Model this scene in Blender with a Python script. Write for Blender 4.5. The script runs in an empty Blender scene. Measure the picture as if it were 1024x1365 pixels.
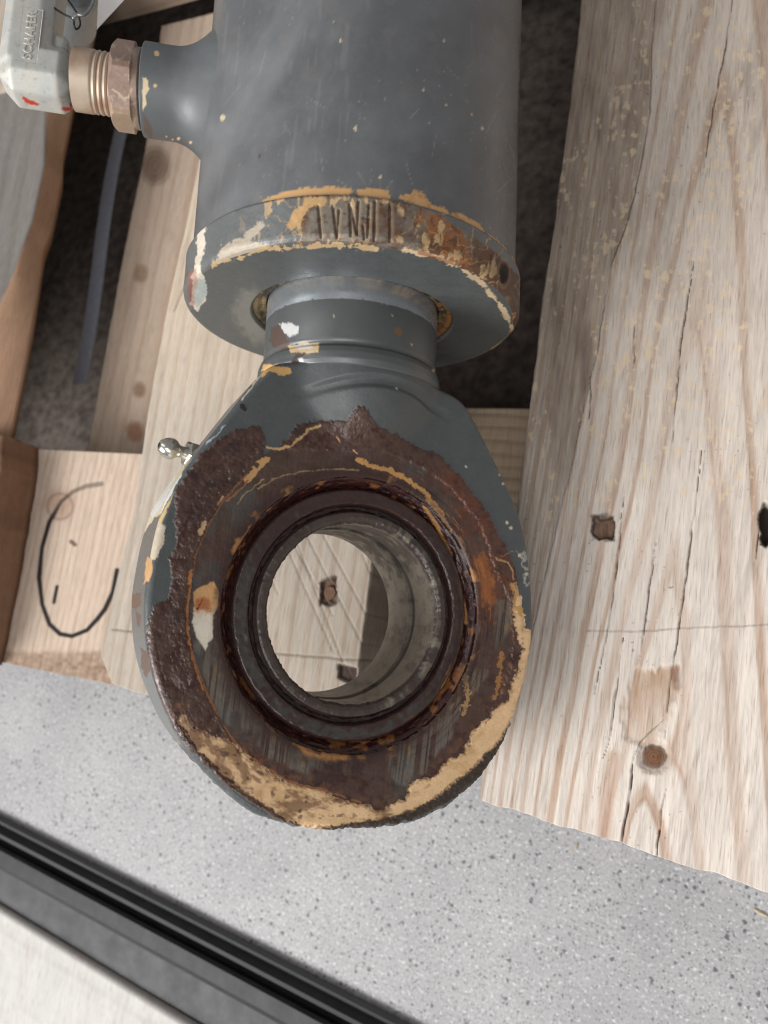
import bpy, bmesh, math
import numpy as np
from mathutils import Matrix, Vector

# ------------------------------------------------------------------ frames
nz = lambda v: np.array(v, float) / np.linalg.norm(v)
F = 1025.0                       # focal length of the phone camera, in pixels of a 1024 px wide frame
WY = nz([.147, .976, -.162]); WX = np.array([.906, -.066, .423]); WX = nz(WX - WY * WX.dot(WY)); WZ = np.cross(WX, WY)
RW = np.array([WX, WY, WZ])      # camera -> world (pallet deck horizontal)
CAM = np.array([0, 0, .373])
H = .130                         # deck height above the floor
a_ = nz([.0476, .989, -.14]); n_ = np.array([.441, .115, 1.]); n_ = nz(n_ - a_ * n_.dot(a_)); b_ = np.cross(a_, n_)
TH = .034
FC = np.array([(478 - 512) / F, (682.5 - 817) / F, -1]) * .201
EC = FC - n_ * TH / 2            # centre of the rod eye, camera coordinates

scene = bpy.context.scene
cam_d = bpy.data.cameras.new('camera'); cam = bpy.data.objects.new('camera', cam_d)
scene.collection.objects.link(cam); scene.camera = cam
cam_d.sensor_fit = 'HORIZONTAL'; cam_d.sensor_width = 36; cam_d.lens = 36 * F / 1024
cam_d.clip_start = .005; cam_d.clip_end = 50
M = Matrix([list(r) for r in RW]).to_4x4(); M.translation = Vector(CAM)
cam.matrix_world = M
cam_d.dof.use_dof = True; cam_d.dof.focus_distance = .205; cam_d.dof.aperture_fstop = 36 / 1.6
scene.cycles.filter_width = 1.15
scene.render.resolution_x = 768; scene.render.resolution_y = 1024

world = bpy.data.worlds.new('World'); scene.world = world; world.use_nodes = True
bg = world.node_tree.nodes['Background']; bg.inputs[0].default_value = (.985, .985, 1.0, 1); bg.inputs[1].default_value = .34

def area(name, loc, target, sx, sy, power, col):
    l = bpy.data.lights.new(name, 'AREA'); l.shape = 'RECTANGLE'; l.size = sx; l.size_y = sy; l.energy = power; l.color = col
    o = bpy.data.objects.new(name, l); scene.collection.objects.link(o); o.location = loc
    o.rotation_euler = (Vector(target) - Vector(loc)).to_track_quat('-Z', 'Y').to_euler()
    return o
# a hall: a big bright opening to the left front, plus overhead fills added to brighten barrel and eye
area('hall_opening_light', (-1.75, -1.75, 2.1), (0, 0, .13), 1.8, 1.5, 142, (1, .99, .975))
area('overhead_fill_light', (-.95, .5, 2.1), (0, .1, .13), .5, 1.8, 9, (1, .99, .98))
area('overhead_fill_light', (.7, -1.3, 2.1), (0, 0, .13), .8, 1.6, 24, (1, .99, .98))

scene.view_settings.view_transform = 'Standard'; scene.view_settings.look = 'None'
scene.view_settings.exposure = -.14; scene.view_settings.gamma = 1

# ------------------------------------------------------------------ helpers
def hit(px, py, z):
    d = RW @ np.array([(px - 512) / F, (682.5 - py) / F, -1.0])
    return CAM + d * ((z - CAM[2]) / d[2])
def pix_world(P):
    C = (P - CAM) @ RW           # world -> camera
    return 512 + F * C[..., 0] / -C[..., 2], 682.5 - F * C[..., 1] / -C[..., 2]
LOC = np.array([b_, a_, n_])     # rows: local axes in camera coordinates
def pix_local(P):
    C = P @ LOC + EC
    return 512 + F * C[..., 0] / -C[..., 2], 682.5 - F * C[..., 1] / -C[..., 2]
def lin(c):
    c = np.array(c, float) / 255
    return np.where(c <= .04045, c / 12.92, ((c + .055) / 1.055) ** 2.4)
def C(r, g, b, k=.78): return lin((r, g, b)) * k
def sst(e0, e1, x):
    t = np.clip((x - e0) / (e1 - e0), 0, 1); return t * t * (3 - 2 * t)
def _h(i, j, s):
    v = (i.astype(np.int64) * 374761393 + j.astype(np.int64) * 668265263 + s * 1442695041) & 0xffffffff
    v = ((v ^ (v >> 13)) * 1274126177) & 0xffffffff
    return ((v ^ (v >> 16)) & 0xffffff) / float(0xffffff)
def vn(x, y, s=0):
    xi = np.floor(x); yi = np.floor(y); fx = x - xi; fy = y - yi
    fx = fx * fx * (3 - 2 * fx); fy = fy * fy * (3 - 2 * fy)
    A = _h(xi, yi, s); B = _h(xi + 1, yi, s); D = _h(xi, yi + 1, s); E = _h(xi + 1, yi + 1, s)
    return (A + (B - A) * fx) * (1 - fy) + (D + (E - D) * fx) * fy
def fbm(x, y, s=0, o=4, g=.5):
    t = 0; w = 1; tot = 0
    for k in range(o):
        t = t + w * vn(x * 2 ** k + 17.3 * k, y * 2 ** k - 9.1 * k, s + k); tot += w; w *= g
    return t / tot * 2 - 1       # -1..1
def spots(x, y, cell, seed, rlo, rhi, asp=1.7):
    """scattered soft-edged ragged dabs, longer along y"""
    x = x + .38 * cell * fbm(x / cell * 1.9, y / cell * 2.6, seed + 9, 4); y2 = y / asp + .38 * cell * fbm(x / cell * 1.9 + 7, y / cell * 1.9, seed + 10, 3)
    gx = np.floor(x / cell); gy = np.floor(y2 / cell); out = np.zeros(np.shape(x))
    for i in (-1, 0, 1):
        for j in (-1, 0, 1):
            a = gx + i; b = gy + j; cx = (a + .2 + .6 * _h(a, b, seed)) * cell; cy = (b + .2 + .6 * _h(a, b, seed + 1)) * cell
            r = cell * (rlo + (rhi - rlo) * _h(a, b, seed + 2)) * (_h(a, b, seed + 3) > .58)
            out = np.maximum(out, sst(1.0, .6, np.hypot(x - cx, y2 - cy) / np.maximum(r, 1e-3)) * (r > 0))
    return out
def seg(x, y, pts, closed=False):
    pts = np.array(pts, float); d = np.full(np.shape(x), 1e9)
    n = len(pts)
    for i in range(n if closed else n - 1):
        A = pts[i]; B = pts[(i + 1) % n]; v = B - A; L = v @ v + 1e-12
        t = np.clip(((x - A[0]) * v[0] + (y - A[1]) * v[1]) / L, 0, 1)
        d = np.minimum(d, (x - A[0] - t * v[0]) ** 2 + (y - A[1] - t * v[1]) ** 2)
    return np.sqrt(d)
def poly(x, y, pts):             # signed distance, positive inside
    d = seg(x, y, pts, True); ins = np.zeros(np.shape(x), bool); n = len(pts)
    for i in range(n):
        x0, y0 = pts[i]; x1, y1 = pts[(i + 1) % n]
        if y0 == y1: continue
        c = (y0 > y) != (y1 > y)
        ins ^= c & (x < (x1 - x0) * (y - y0) / (y1 - y0) + x0)
    return np.where(ins, d, -d)
def mix(A, B, m):
    return A + (np.asarray(B) - A) * m[..., None]
def mix1(A, B, m): return A + (B - A) * m

col_main = scene.collection
def link(o, parent=None, label=None, cat=None, group=None, kind=None):
    if o.name not in col_main.objects: col_main.objects.link(o)
    if parent is not None: o.parent = parent
    if label: o['label'] = label
    if cat: o['category'] = cat
    if group: o['group'] = group
    if kind: o['kind'] = kind
    return o
def grid(name, P, col, prop, mat, parent=None, wrap=False, wrapv=False, smooth=True, flip=False, **kw):
    """P (nu,nv,3); faces between rows; optional wrap in u / v"""
    nu, nv = P.shape[:2]; idx = np.arange(nu * nv).reshape(nu, nv)
    I = np.concatenate([idx, idx[:1]]) if wrap else idx
    if wrapv: I = np.concatenate([I, I[:, :1]], 1)
    q = np.stack([I[:-1, :-1], I[1:, :-1], I[1:, 1:], I[:-1, 1:]], -1).reshape(-1, 4)
    if flip: q = q[:, ::-1]
    me = bpy.data.meshes.new(name)
    me.vertices.add(nu * nv); me.vertices.foreach_set('co', P.reshape(-1).astype(np.float32))
    me.loops.add(q.size); me.loops.foreach_set('vertex_index', q.reshape(-1).astype(np.int32))
    me.polygons.add(len(q)); me.polygons.foreach_set('loop_start', (np.arange(len(q)) * 4).astype(np.int32))
    me.polygons.foreach_set('use_smooth', np.full(len(q), smooth))
    me.update(calc_edges=True); me.validate()
    def att(nm, arr):
        A = me.attributes.new(nm, 'FLOAT_COLOR', 'POINT'); o = np.ones((nu * nv, 4), np.float32)
        arr = np.broadcast_to(arr, (nu, nv, arr.shape[-1])).reshape(nu * nv, -1)
        o[:, :arr.shape[1]] = arr; A.data.foreach_set('color', o.reshape(-1))
    att('Col', np.clip(col, 0, 1)); att('Prop', np.clip(prop, 0, 1))
    me.materials.append(mat)
    return link(bpy.data.objects.new(name, me), parent, **kw)
def mesh_obj(name, verts, faces, mat, parent=None, smooth=False, bevel=0, **kw):
    me = bpy.data.meshes.new(name); me.from_pydata([tuple(map(float, v)) for v in verts], [], faces)
    if bevel:
        bm = bmesh.new(); bm.from_mesh(me)
        bmesh.ops.bevel(bm, geom=bm.edges[:], offset=bevel, segments=2, affect='EDGES', profile=.6)
        bm.to_mesh(me); bm.free()
    bm = bmesh.new(); bm.from_mesh(me); bmesh.ops.recalc_face_normals(bm, faces=bm.faces); bm.to_mesh(me); bm.free()
    for p in me.polygons: p.use_smooth = smooth
    me.materials.append(mat)
    return link(bpy.data.objects.new(name, me), parent, **kw)

# ------------------------------------------------------------------ materials
class NT:
    def __init__(s, name):
        s.m = bpy.data.materials.new(name); s.m.use_nodes = True; s.t = s.m.node_tree; s.b = s.t.nodes['Principled BSDF']
    def n(s, typ, **k):
        nd = s.t.nodes.new(typ)
        for a, v in k.items(): setattr(nd, a, v)
        return nd
    def put(s, sock, v):
        if isinstance(v, bpy.types.NodeSocket): s.t.links.new(v, sock)
        elif v is not None: sock.default_value = v
    def math(s, op, a, b=None, c=None, clamp=False):
        nd = s.n('ShaderNodeMath', operation=op, use_clamp=clamp); s.put(nd.inputs[0], a)
        if b is not None: s.put(nd.inputs[1], b)
        if c is not None: s.put(nd.inputs[2], c)
        return nd.outputs[0]
    def coord(s, scale=(1, 1, 1), rot=(0, 0, 0)):
        tc = s.n('ShaderNodeTexCoord'); mp = s.n('ShaderNodeMapping'); s.put(mp.inputs['Vector'], tc.outputs['Object'])
        mp.inputs['Scale'].default_value = scale; mp.inputs['Rotation'].default_value = rot; return mp.outputs[0]
    def noise(s, vec, scale, detail=4, rough=.55, dist=0):
        nd = s.n('ShaderNodeTexNoise'); s.put(nd.inputs['Vector'], vec); nd.inputs['Scale'].default_value = scale
        nd.inputs['Detail'].default_value = detail; nd.inputs['Roughness'].default_value = rough; nd.inputs['Distortion'].default_value = dist
        return nd.outputs['Fac']
    def vor(s, vec, scale, out='Distance', feat='F1', rnd=1):
        nd = s.n('ShaderNodeTexVoronoi', feature=feat); s.put(nd.inputs['Vector'], vec); nd.inputs['Scale'].default_value = scale
        nd.inputs['Randomness'].default_value = rnd
        return nd.outputs[out]
    def ramp(s, f, stops, interp='LINEAR'):
        nd = s.n('ShaderNodeValToRGB'); nd.color_ramp.interpolation = interp; e = nd.color_ramp.elements
        while len(e) < len(stops): e.new(.5)
        for i, (p, c) in enumerate(stops):
            e[i].position = p; e[i].color = (c, c, c, 1) if np.isscalar(c) else (*map(float, c), 1)
        s.put(nd.inputs[0], f); return nd.outputs[0]
    def mixc(s, f, A, B, mode='MIX'):
        nd = s.n('ShaderNodeMix', data_type='RGBA', blend_type=mode); s.put(nd.inputs[0], f)
        for k, v in ((6, A), (7, B)):
            if isinstance(v, bpy.types.NodeSocket): s.put(nd.inputs[k], v)
            else: nd.inputs[k].default_value = (*map(float, v), 1)
        return nd.outputs[2]
    def bump(s, h, strength, dist, normal=None):
        nd = s.n('ShaderNodeBump'); s.put(nd.inputs['Height'], h); nd.inputs['Strength'].default_value = strength
        nd.inputs['Distance'].default_value = dist
        if normal is not None: s.put(nd.inputs['Normal'], normal)
        return nd.outputs[0]
    def attr(s, nm):
        return s.n('ShaderNodeAttribute', attribute_name=nm).outputs['Color']

def attr_mat(name, fine=2500, vary=.25, stretch=(1, 1, 1), bumpd=.00004, bstr=.6, rot=(0, 0, 0), spec=.5, fine2=None):
    """albedo / roughness / metalness painted on the mesh by the builder, fine relief and grain from noise"""
    t = NT(name); c = t.attr('Col'); p = t.attr('Prop')
    sp = t.n('ShaderNodeSeparateColor'); t.put(sp.inputs[0], p)
    v = t.coord(stretch, rot); n1 = t.noise(v, fine, 5, .65); n2 = t.noise(v, fine * .17, 4, .6)
    f = t.math('ADD', t.math('MULTIPLY', n1, vary * 2), t.math('MULTIPLY', n2, vary * 1.6))
    f = t.math('ADD', f, 1 - vary * 1.8)
    vm = t.n('ShaderNodeVectorMath', operation='SCALE'); t.put(vm.inputs[0], c); t.put(vm.inputs['Scale'], f)
    t.put(t.b.inputs['Base Color'], vm.outputs[0])
    r = t.math('ADD', sp.outputs[0], t.math('MULTIPLY', t.math('SUBTRACT', n2, .5), .35), clamp=True)
    t.put(t.b.inputs['Roughness'], r); t.put(t.b.inputs['Metallic'], sp.outputs[1])
    t.b.inputs['Specular IOR Level'].default_value = spec
    h = t.math('ADD', t.math('MULTIPLY', n1, .5), n2)
    t.put(t.b.inputs['Normal'], t.bump(h, bstr, bumpd))
    return t.m
M_eye = attr_mat('painted_greasy_steel', 1500, .18, bumpd=.00022, bstr=.6)
M_paint = attr_mat('grey_painted_steel', 900, .12, bumpd=.00004, bstr=.5, spec=.75)
M_rust = attr_mat('peeled_rusty_steel', 1100, .28, bumpd=.00012, bstr=.8)
M_wood = attr_mat('pallet_wood', 1700, .24, stretch=(1, .07, 1), bumpd=.00022, bstr=.8, spec=.25)
def add_wood_hair(m):
    nt = m.node_tree; L = nt.links; b = nt.nodes['Principled BSDF']; src = b.inputs['Base Color'].links[0].from_socket
    def nn(t, **k):
        n = nt.nodes.new(t)
        for a, v in k.items(): setattr(n, a, v)
        return n
    tc = nn('ShaderNodeTexCoord')
    def band(rot, stretch, scale, lo, hi, amt, colr):
        global _src
        mp = nn('ShaderNodeMapping'); mp.inputs['Rotation'].default_value = (0, 0, rot); mp.inputs['Scale'].default_value = stretch; L.new(tc.outputs['Object'], mp.inputs['Vector'])
        no = nn('ShaderNodeTexNoise'); no.inputs['Scale'].default_value = scale; no.inputs['Detail'].default_value = 3; L.new(mp.outputs[0], no.inputs['Vector'])
        r = nn('ShaderNodeMapRange'); r.inputs[1].default_value = lo; r.inputs[2].default_value = hi; r.inputs[3].default_value = 0; r.inputs[4].default_value = amt; L.new(no.outputs['Fac'], r.inputs[0])
        mx = nn('ShaderNodeMix', data_type='RGBA', blend_type='MULTIPLY'); L.new(r.outputs[0], mx.inputs[0]); L.new(_src, mx.inputs[6]); mx.inputs[7].default_value = (*colr, 1); _src = mx.outputs[2]
    global _src; _src = src
    band(0, (1, .05, 1), 2600, .56, .70, .55, (.55, .45, .38))      # dark pores along the fibre
    band(.55, (1, .10, 1), 1300, .60, .72, .30, (.62, .56, .52))     # saw hair across it
    band(0, (1, .35, 1), 120, .50, .75, .28, (.74, .68, .63))        # blotchy grime
    L.new(_src, b.inputs['Base Color'])
add_wood_hair(M_wood)
M_zinc = attr_mat('zinc_plated_steel', 900, .10, bumpd=.00005, bstr=.5)

def plain(name, col, rough=.5, metal=0, var=.15, scale=600, bumpd=.00005, stretch=(1, 1, 1), spec=.5):
    t = NT(name); v = t.coord(stretch); n1 = t.noise(v, scale, 5, .6)
    lo = np.clip(np.array(col) * (1 - var), 0, 1); hi = np.clip(np.array(col) * (1 + var), 0, 1)
    t.put(t.b.inputs['Base Color'], t.ramp(n1, [(.3, lo), (.7, hi)]))
    t.put(t.b.inputs['Roughness'], t.math('ADD', t.math('MULTIPLY', n1, .3), rough - .15, clamp=True))
    t.b.inputs['Metallic'].default_value = metal; t.b.inputs['Specular IOR Level'].default_value = spec
    t.put(t.b.inputs['Normal'], t.bump(n1, .5, bumpd)); return t.m

# ------------------------------------------------------------------ floor
def floor_material():
    t = NT('speckled_epoxy_floor'); v = t.coord()
    base = t.ramp(t.noise(v, 14, 5, .65), [(.3, C(164, 163, 164)), (.7, C(192, 190, 190))])
    fine = t.noise(v, 760, 2, .5)
    c = t.mixc(t.ramp(fine, [(.36, .55), (.55, 0)]), base, C(140, 142, 147))
    c = t.mixc(t.ramp(t.noise(v, 620, 1, .5), [(.60, 0), (.72, .6)]), c, C(238, 238, 240))
    for sc, lo, hi, colr, pick in ((300, .22, .34, C(66, 74, 78), .86), (430, .20, .34, C(88, 93, 96), .76), (700, .22, .36, C(116, 117, 118), .55)):
        nd = t.n('ShaderNodeTexVoronoi'); wv = t.n('ShaderNodeVectorMath', operation='ADD')
        nz_ = t.n('ShaderNodeTexNoise'); t.put(nz_.inputs['Vector'], v); nz_.inputs['Scale'].default_value = sc * 1.8
        sc_ = t.n('ShaderNodeVectorMath', operation='SCALE'); t.put(sc_.inputs[0], nz_.outputs['Color']); sc_.inputs['Scale'].default_value = .7 / sc
        t.put(wv.inputs[0], v); t.put(wv.inputs[1], sc_.outputs[0])
        t.put(nd.inputs['Vector'], wv.outputs[0]); nd.inputs['Scale'].default_value = sc
        spk = t.ramp(nd.outputs['Distance'], [(lo, 1), (hi, 0)])
        s2 = t.n('ShaderNodeSeparateColor'); t.put(s2.inputs[0], nd.outputs['Color'])
        pk = t.math('GREATER_THAN', s2.outputs[0], pick)
        c = t.mixc(t.math('MULTIPLY', t.math('MULTIPLY', spk, pk), .85), c, colr)
    t.put(t.b.inputs['Base Color'], c); t.b.inputs['Roughness'].default_value = .55
    t.put(t.b.inputs['Normal'], t.bump(fine, .5, .0003)); return t.m
S = 2.5
mesh_obj('floor', [(-S, -S, 0), (S, -S, 0), (S, S, 0), (-S, S, 0)], [(0, 1, 2, 3)], floor_material(), kind='structure')

# ------------------------------------------------------------------ wood
PALE = C(214, 200, 188); PALE2 = C(226, 216, 208); LATE = C(186, 150, 122); GREY = C(150, 138, 128); BROWN = C(120, 92, 70)
def edge_curve(pts, z, y):
    """world x of a board edge at world y, traced through points and carried on straight beyond them"""
    W = np.array([hit(px, py, z) for px, py in pts]); W = W[np.argsort(W[:, 1])]
    x = np.interp(y, W[:, 1], W[:, 0])
    k = max(1, len(W) // 2)
    s = (W[-1, 0] - W[0, 0]) / (W[-1, 1] - W[0, 1])
    x = np.where(y > W[-1, 1], W[-1, 0] + s * (y - W[-1, 1]), x); x = np.where(y < W[0, 1], W[0, 0] + s * (y - W[0, 1]), x)
    return x
def board(name, parent, xl, xr, y0, y1, ztop, th, colfn, nu, nv, rag=.0006, seed=0, endskew=0., wave=.0004, **kw):
    """xl, xr: functions of y.  Top surface as a fine height field, real sides, ends and underside"""
    u = np.linspace(0, 1, nu)[:, None]; v = np.linspace(0, 1, nv)[None, :]
    ys = y0 + (y1 - y0) * v + 0 * u
    xs_l = xl(ys) + rag * fbm(ys * 90, ys * 0, seed, 4); xs_r = xr(ys) + rag * fbm(ys * 90, ys * 0, seed + 5, 4)
    X = xs_l + (xs_r - xs_l) * u
    Yv = ys + (endskew * (X - X[:, :1].mean()) + .0008 * fbm(X * 160, X * 0, seed + 9, 3)) * (1 - v) ** 8
    Zt = ztop + wave * fbm(X * 25, Yv * 8, seed + 3, 3)
    col, prop, dz = colfn(X, Yv, Zt)
    e = np.minimum(u * (nu - 1), (1 - u) * (nu - 1)) + 0 * v
    Zt = Zt + dz
    rr = .0011
    de = np.minimum((X - xs_l), (xs_r - X)); Zt = Zt - rr * (1 - np.sqrt(np.clip(1 - (1 - np.clip(de / rr, 0, 1)) ** 2, 0, 1)))
    P = np.stack([X, Yv, Zt], -1)
    # sides and bottom: extra columns of vertices
    def side(i, ks):
        out = []; oc = []
        for k in ks:
            p = P[i].copy(); p[:, 2] = p[:, 2] - (p[:, 2] - (ztop - th)) * k; p[:, 0] += .0004 * fbm(p[:, 1] * 200, p[:, 1] * 0 + k * 6, seed + 20, 3) * (k > 0)
            out.append(p); oc.append(col[i] * (.93 + .12 * fbm(p[:, 1] * 60, p[:, 1] * 0 + k * 9, seed + 30, 4))[:, None])
        return np.array(out), np.array(oc)
    ks = np.linspace(.02, 1, 8)
    Ls, Lc = side(0, ks[::-1]); Rs, Rc = side(-1, ks)
    P = np.concatenate([Ls, P, Rs]); col = np.concatenate([Lc, col, Rc])
    prop = np.concatenate([np.repeat(prop[:1], 8, 0), prop, np.repeat(prop[-1:], 8, 0)])
    # ends: extra rows at v=0 and v=1
    def end(j, ks):
        out = []; oc = []
        for k in ks:
            p = P[:, j].copy(); zt = np.minimum(p[:, 2], ztop); p[:, 2] = zt - (zt - (ztop - th)) * k
            out.append(p); r = fbm(p[:, 0] * 300, p[:, 2] * 500, seed + 40, 3)
            oc.append(col[:, j] * (.62 + .18 * r)[:, None] * np.array([1, .9, .8]))
        return np.array(out).transpose(1, 0, 2), np.array(oc).transpose(1, 0, 2)
    A, Ac = end(0, ks[::-1]); B, Bc = end(-1, ks)
    P = np.concatenate([A, P, B], 1); col = np.concatenate([Ac, col, Bc], 1)
    prop = np.concatenate([np.repeat(prop[:, :1], 8, 1), prop, np.repeat(prop[:, -1:], 8, 1)], 1)
    return grid(name, P, col, prop, M_wood, parent, wrap=True, **kw)
def rings(f, soft=.18):
    """latewood band profile of a ring coordinate: slow darkening then a sharp stop"""
    t = f - np.floor(f)
    return sst(.45, .9, t) * (1 - sst(.9, 1.0, t))
def crack(col, dz, px, py, pts, w=1.1, depth=.0012, s=1, strength=.85):
    pts2 = np.array(pts, float)
    d = seg(px + 1.6 * fbm(py * .05, py * 0, s, 3), py, pts2)
    t = (py - pts2[:, 1].min()) / max(1, np.ptp(pts2[:, 1])); taper = np.clip(4 * t * (1 - t), .15, 1) * (.6 + .5 * vn(py * .08, py * 0, s))
    m = sst(w * taper * .9 + .55, w * taper * .25, d) * strength * (.45 + .55 * sst(.15, .5, vn(py * .05, py * 0 + s, s)))
    return mix(col, C(70, 52, 40), m), dz - depth * m

def simple_wood(seed, spacing, pale, late, slope=0., amp=.55, cath=None, rough=.8, knots=(), dirt=.25, lines=1.0):
    def fn(X, Y, Z):
        px, py = pix_world(np.stack([X, Y, Z], -1))
        x = X + slope * Y + .004 * fbm(X * 12, Y * 6, seed, 3) + .0009 * fbm(X * 60, Y * 12, seed + 1, 3)
        if cath: x = cath(X, Y) + .003 * fbm(X * 12, Y * 6, seed, 3) + .0006 * fbm(X * 80, Y * 12, seed + 1, 3)
        ff = x / spacing; ff = ff + .35 * fbm(ff * .5, ff * 0, seed + 2, 2)
        m = rings(ff) * (.55 + .45 * vn(np.floor(ff) * 3.1, ff * 0, seed)) * amp
        col = mix(np.broadcast_to(pale, X.shape + (3,)).copy(), late, m)
        col = mix(col, GREY, np.clip(fbm(X * 30, Y * 9, seed + 4, 4) * .9 + .05, 0, 1) * dirt)
        fib = fbm(X * 1800, Y * 60, seed + 6, 3)
        col = col * (1 + .07 * fib * lines)[..., None]
        dz = -.00012 * m + .00008 * fib
        for kx, ky, kr, kc in knots:
            dd = np.hypot((px - kx), (py - ky) * .8) + kr * .15 * fbm(px * .06, py * .06, seed, 2)
            col = mix(col, kc, sst(kr * 1.6, kr * .7, dd) * .8); col = col * (1 - .25 * rings(dd / kr * 3) * (dd < kr * 1.5))[..., None]
        prop = np.zeros(X.shape + (2,)); prop[..., 0] = rough
        return col, prop, dz
    return fn

pallet = bpy.data.objects.new('wooden_pallet', None)
link(pallet, None, 'weathered pale softwood pallet with gaps between its boards, under the grey cylinder', 'pallet')

END_A = hit(145, 925, H); END_B = hit(1024, 1210, H)       # the sawn ends of the deck boards lie on this line
endy = lambda x: END_A[1] + (END_B[1] - END_A[1]) * (x - END_A[0]) / (END_B[0] - END_A[0])
SK = (END_B[1] - END_A[1]) / (END_B[0] - END_A[0])

# right deck board -------------------------------------------------
RE = [(805, -300), (770, 0), (753, 140), (735, 280), (716, 420), (700, 560), (689, 650), (667, 800), (652, 930), (637, 1085)]
r_xl = lambda y: edge_curve(RE, H, y)
r_w = .118
def right_col(X, Y, Z):
    px, py = pix_world(np.stack([X, Y, Z], -1)); sh = X.shape
    # cathedral figure: hyperbola-like rings round a centre line
    xc = 905 - .105 * (py - 690)
    wob = 9 * fbm(px * .006, py * .003, 3, 2) + 2.6 * fbm(px * .04, py * .007, 4, 3)
    dx = px - xc + wob
    dx = dx - 26 * np.exp(-((px - 872) ** 2 + ((py - 1009) * .55) ** 2) / 34 ** 2) * np.sign(872 - px + .01) * 0
    yo = 290 * np.where(dx < 0, (np.abs(dx) / 46) ** 1.45, (np.abs(dx) / 58) ** 1.15)
    kdw = np.hypot(px - 872, (py - 1009) * .6)
    G = (py + 22 * fbm(px * .012, py * .006, 6, 3) - yo) / 290.0 + .22 - .55 * np.exp(-(kdw / 38) ** 2)
    G = G + .34 * fbm(G * .8, G * 0, 12, 2)
    tG = G - np.floor(G); b = sst(.38, .60, tG) * (1 - sst(.74, .84, tG)); b = b * (.75 + .35 * fbm(px * .05, py * .01, 13, 3)); wr = vn(np.floor(G) * 2.7, G * 0, 8)
    col = mix(np.broadcast_to(C(226, 215, 204), sh + (3,)).copy(), C(190, 160, 138), b * (.55 + .45 * wr))
    thin = sst(.05, 0, np.abs(tG - .72)) * sst(-.2, .4, fbm(px * .02, py * .01, 16, 3))
    col = mix(col, C(172, 138, 116), thin * .5)
    # greyer brown tone, stronger in the upper part
    wz = sst(820, 250, py + 60 * fbm(px * .01, py * .006, 14, 3))
    col = mix(col, C(186, 168, 152), wz * .40)
    blot = fbm(px * .018, py * .010, 15, 4)
    col = mix(col, C(140, 124, 110), np.clip(blot * 1.3, 0, 1) * wz * .55)
    # wane strip left of the slanting crack, its shading painted in as darker brown
    ck = [(880, -40), (868, 60), (866, 150), (852, 230), (838, 290), (815, 350), (795, 470), (784, 520), (770, 580), (757, 640), (735, 730), (712, 830), (690, 930)]
    ckx = np.interp(py, [p[1] for p in ck], [p[0] for p in ck])
    left = sst(3, -3, px - ckx) * sst(1000, 800, py)
    col = mix(col, C(164, 146, 128), left * .55 * (1 - .5 * sst(500, 800, py)))
    col = mix(col, C(100, 84, 74), left * np.clip(fbm(px * .05, py * .012, 21, 4) * 1.5 + .0, 0, 1) * .5)
    d_l = np.clip((ckx - px) / 110, 0, 1)
    dz = -.0045 * d_l ** 1.6 * sst(1000, 700, py) - .0005 * left
    # fibre
    fib = 1.7 * fbm(X * 2400 + py * .02, Y * 60, 31, 3); fib2 = fbm(X * 900, Y * 20, 33, 3)
    col = col * (1 + .07 * fib + .06 * fib2)[..., None]
    dz = dz + .00010 * fib - .00010 * b + .0001 * fib2
    # saw marks
    sm = sst(.72, .86, vn((px * .95 + py * .35) * .085, (py * .95 - px * .35) * .006, 44)) * .16
    col = mix(col, C(150, 136, 126), sm)
    # pale fresh flecks in the upper half
    zone = sst(-.15, .35, fbm(px * .009 + 3, py * .007 + 5, 52, 2)) * sst(760, 640, py) * (.55 + .45 * sst(30, 0, np.abs(seg(px, py, [(880, 420), (905, 372), (940, 400), (960, 440)])) - 0))
    zone = np.maximum(zone, sst(46, 8, seg(px, py, [(800, 560), (830, 500), (880, 505), (905, 535)])))
    zone = np.maximum(zone, sst(60, 14, seg(px, py, [(845, 450), (890, 385), (915, 370), (960, 430)])))
    zone = np.maximum(zone, sst(70, 20, seg(px, py, [(950, 300), (985, 160), (960, 40)])) * .8)
    zone = np.maximum(zone, sst(60, 20, seg(px, py, [(755, 400), (800, 290), (820, 170)])) * .6)
    fl = np.maximum(spots(px, py, 14, 51, .22, .42, 1.5), spots(px + 31, py + 7, 8, 52, .2, .34) * .9) * (zone > _h(np.floor((px + 4 * fbm(px * .1, py * .1, 5, 2)) / 15), np.floor(py / 22), 54) * .9) 
    fl = fl * sst(.02, .35, zone)
    col = mix(col, C(226, 204, 174), np.clip(fl, 0, 1) * .72)
    # dark specks
    sp = spots(px, py, 11, 61, .06, .13, 1.0) * sst(.5, .8, vn(px * .02, py * .02, 62))
    col = mix(col, C(88, 76, 70), sp * .55)
    # cracks
    col, dz = crack(col, dz, px, py, ck[:9], 1.1, .0009, 71, .7)
    col, dz = crack(col, dz, px, py, ck[8:], .8, .0006, 76, .45)
    for i, (pts, w) in enumerate([([(980, -30), (968, 60), (950, 150), (937, 232)], .9), ([(925, 345), (912, 430), (902, 520), (896, 600)], .9), ([(846, 430), (845, 490)], .9),
            ([(832, 660), (822, 760), (810, 840), (793, 925)], 1.0), ([(875, 720), (866, 785), (860, 835), (853, 880)], 1.0), ([(936, 600), (925, 690), (915, 770), (905, 840), (893, 920), (886, 985)], 1.2),
            ([(831, 850), (822, 920), (812, 990), (805, 1010)], 1.0), ([(888, 1050), (880, 1100), (872, 1160)], 2.0), ([(845, 1010), (838, 1070), (826, 1140)], 2.4), ([(1012, 700), (1006, 760)], .9), ([(787, 500), (786, 560)], .7)]):
        col, dz = crack(col, dz, px, py, pts, w, .0016, 80 + i)
    # pencil line across
    d = seg(px, py + .8 * fbm(px * .1, py * 0, 95, 2), [(783, 841), (850, 842), (920, 837), (1060, 832)])
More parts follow.
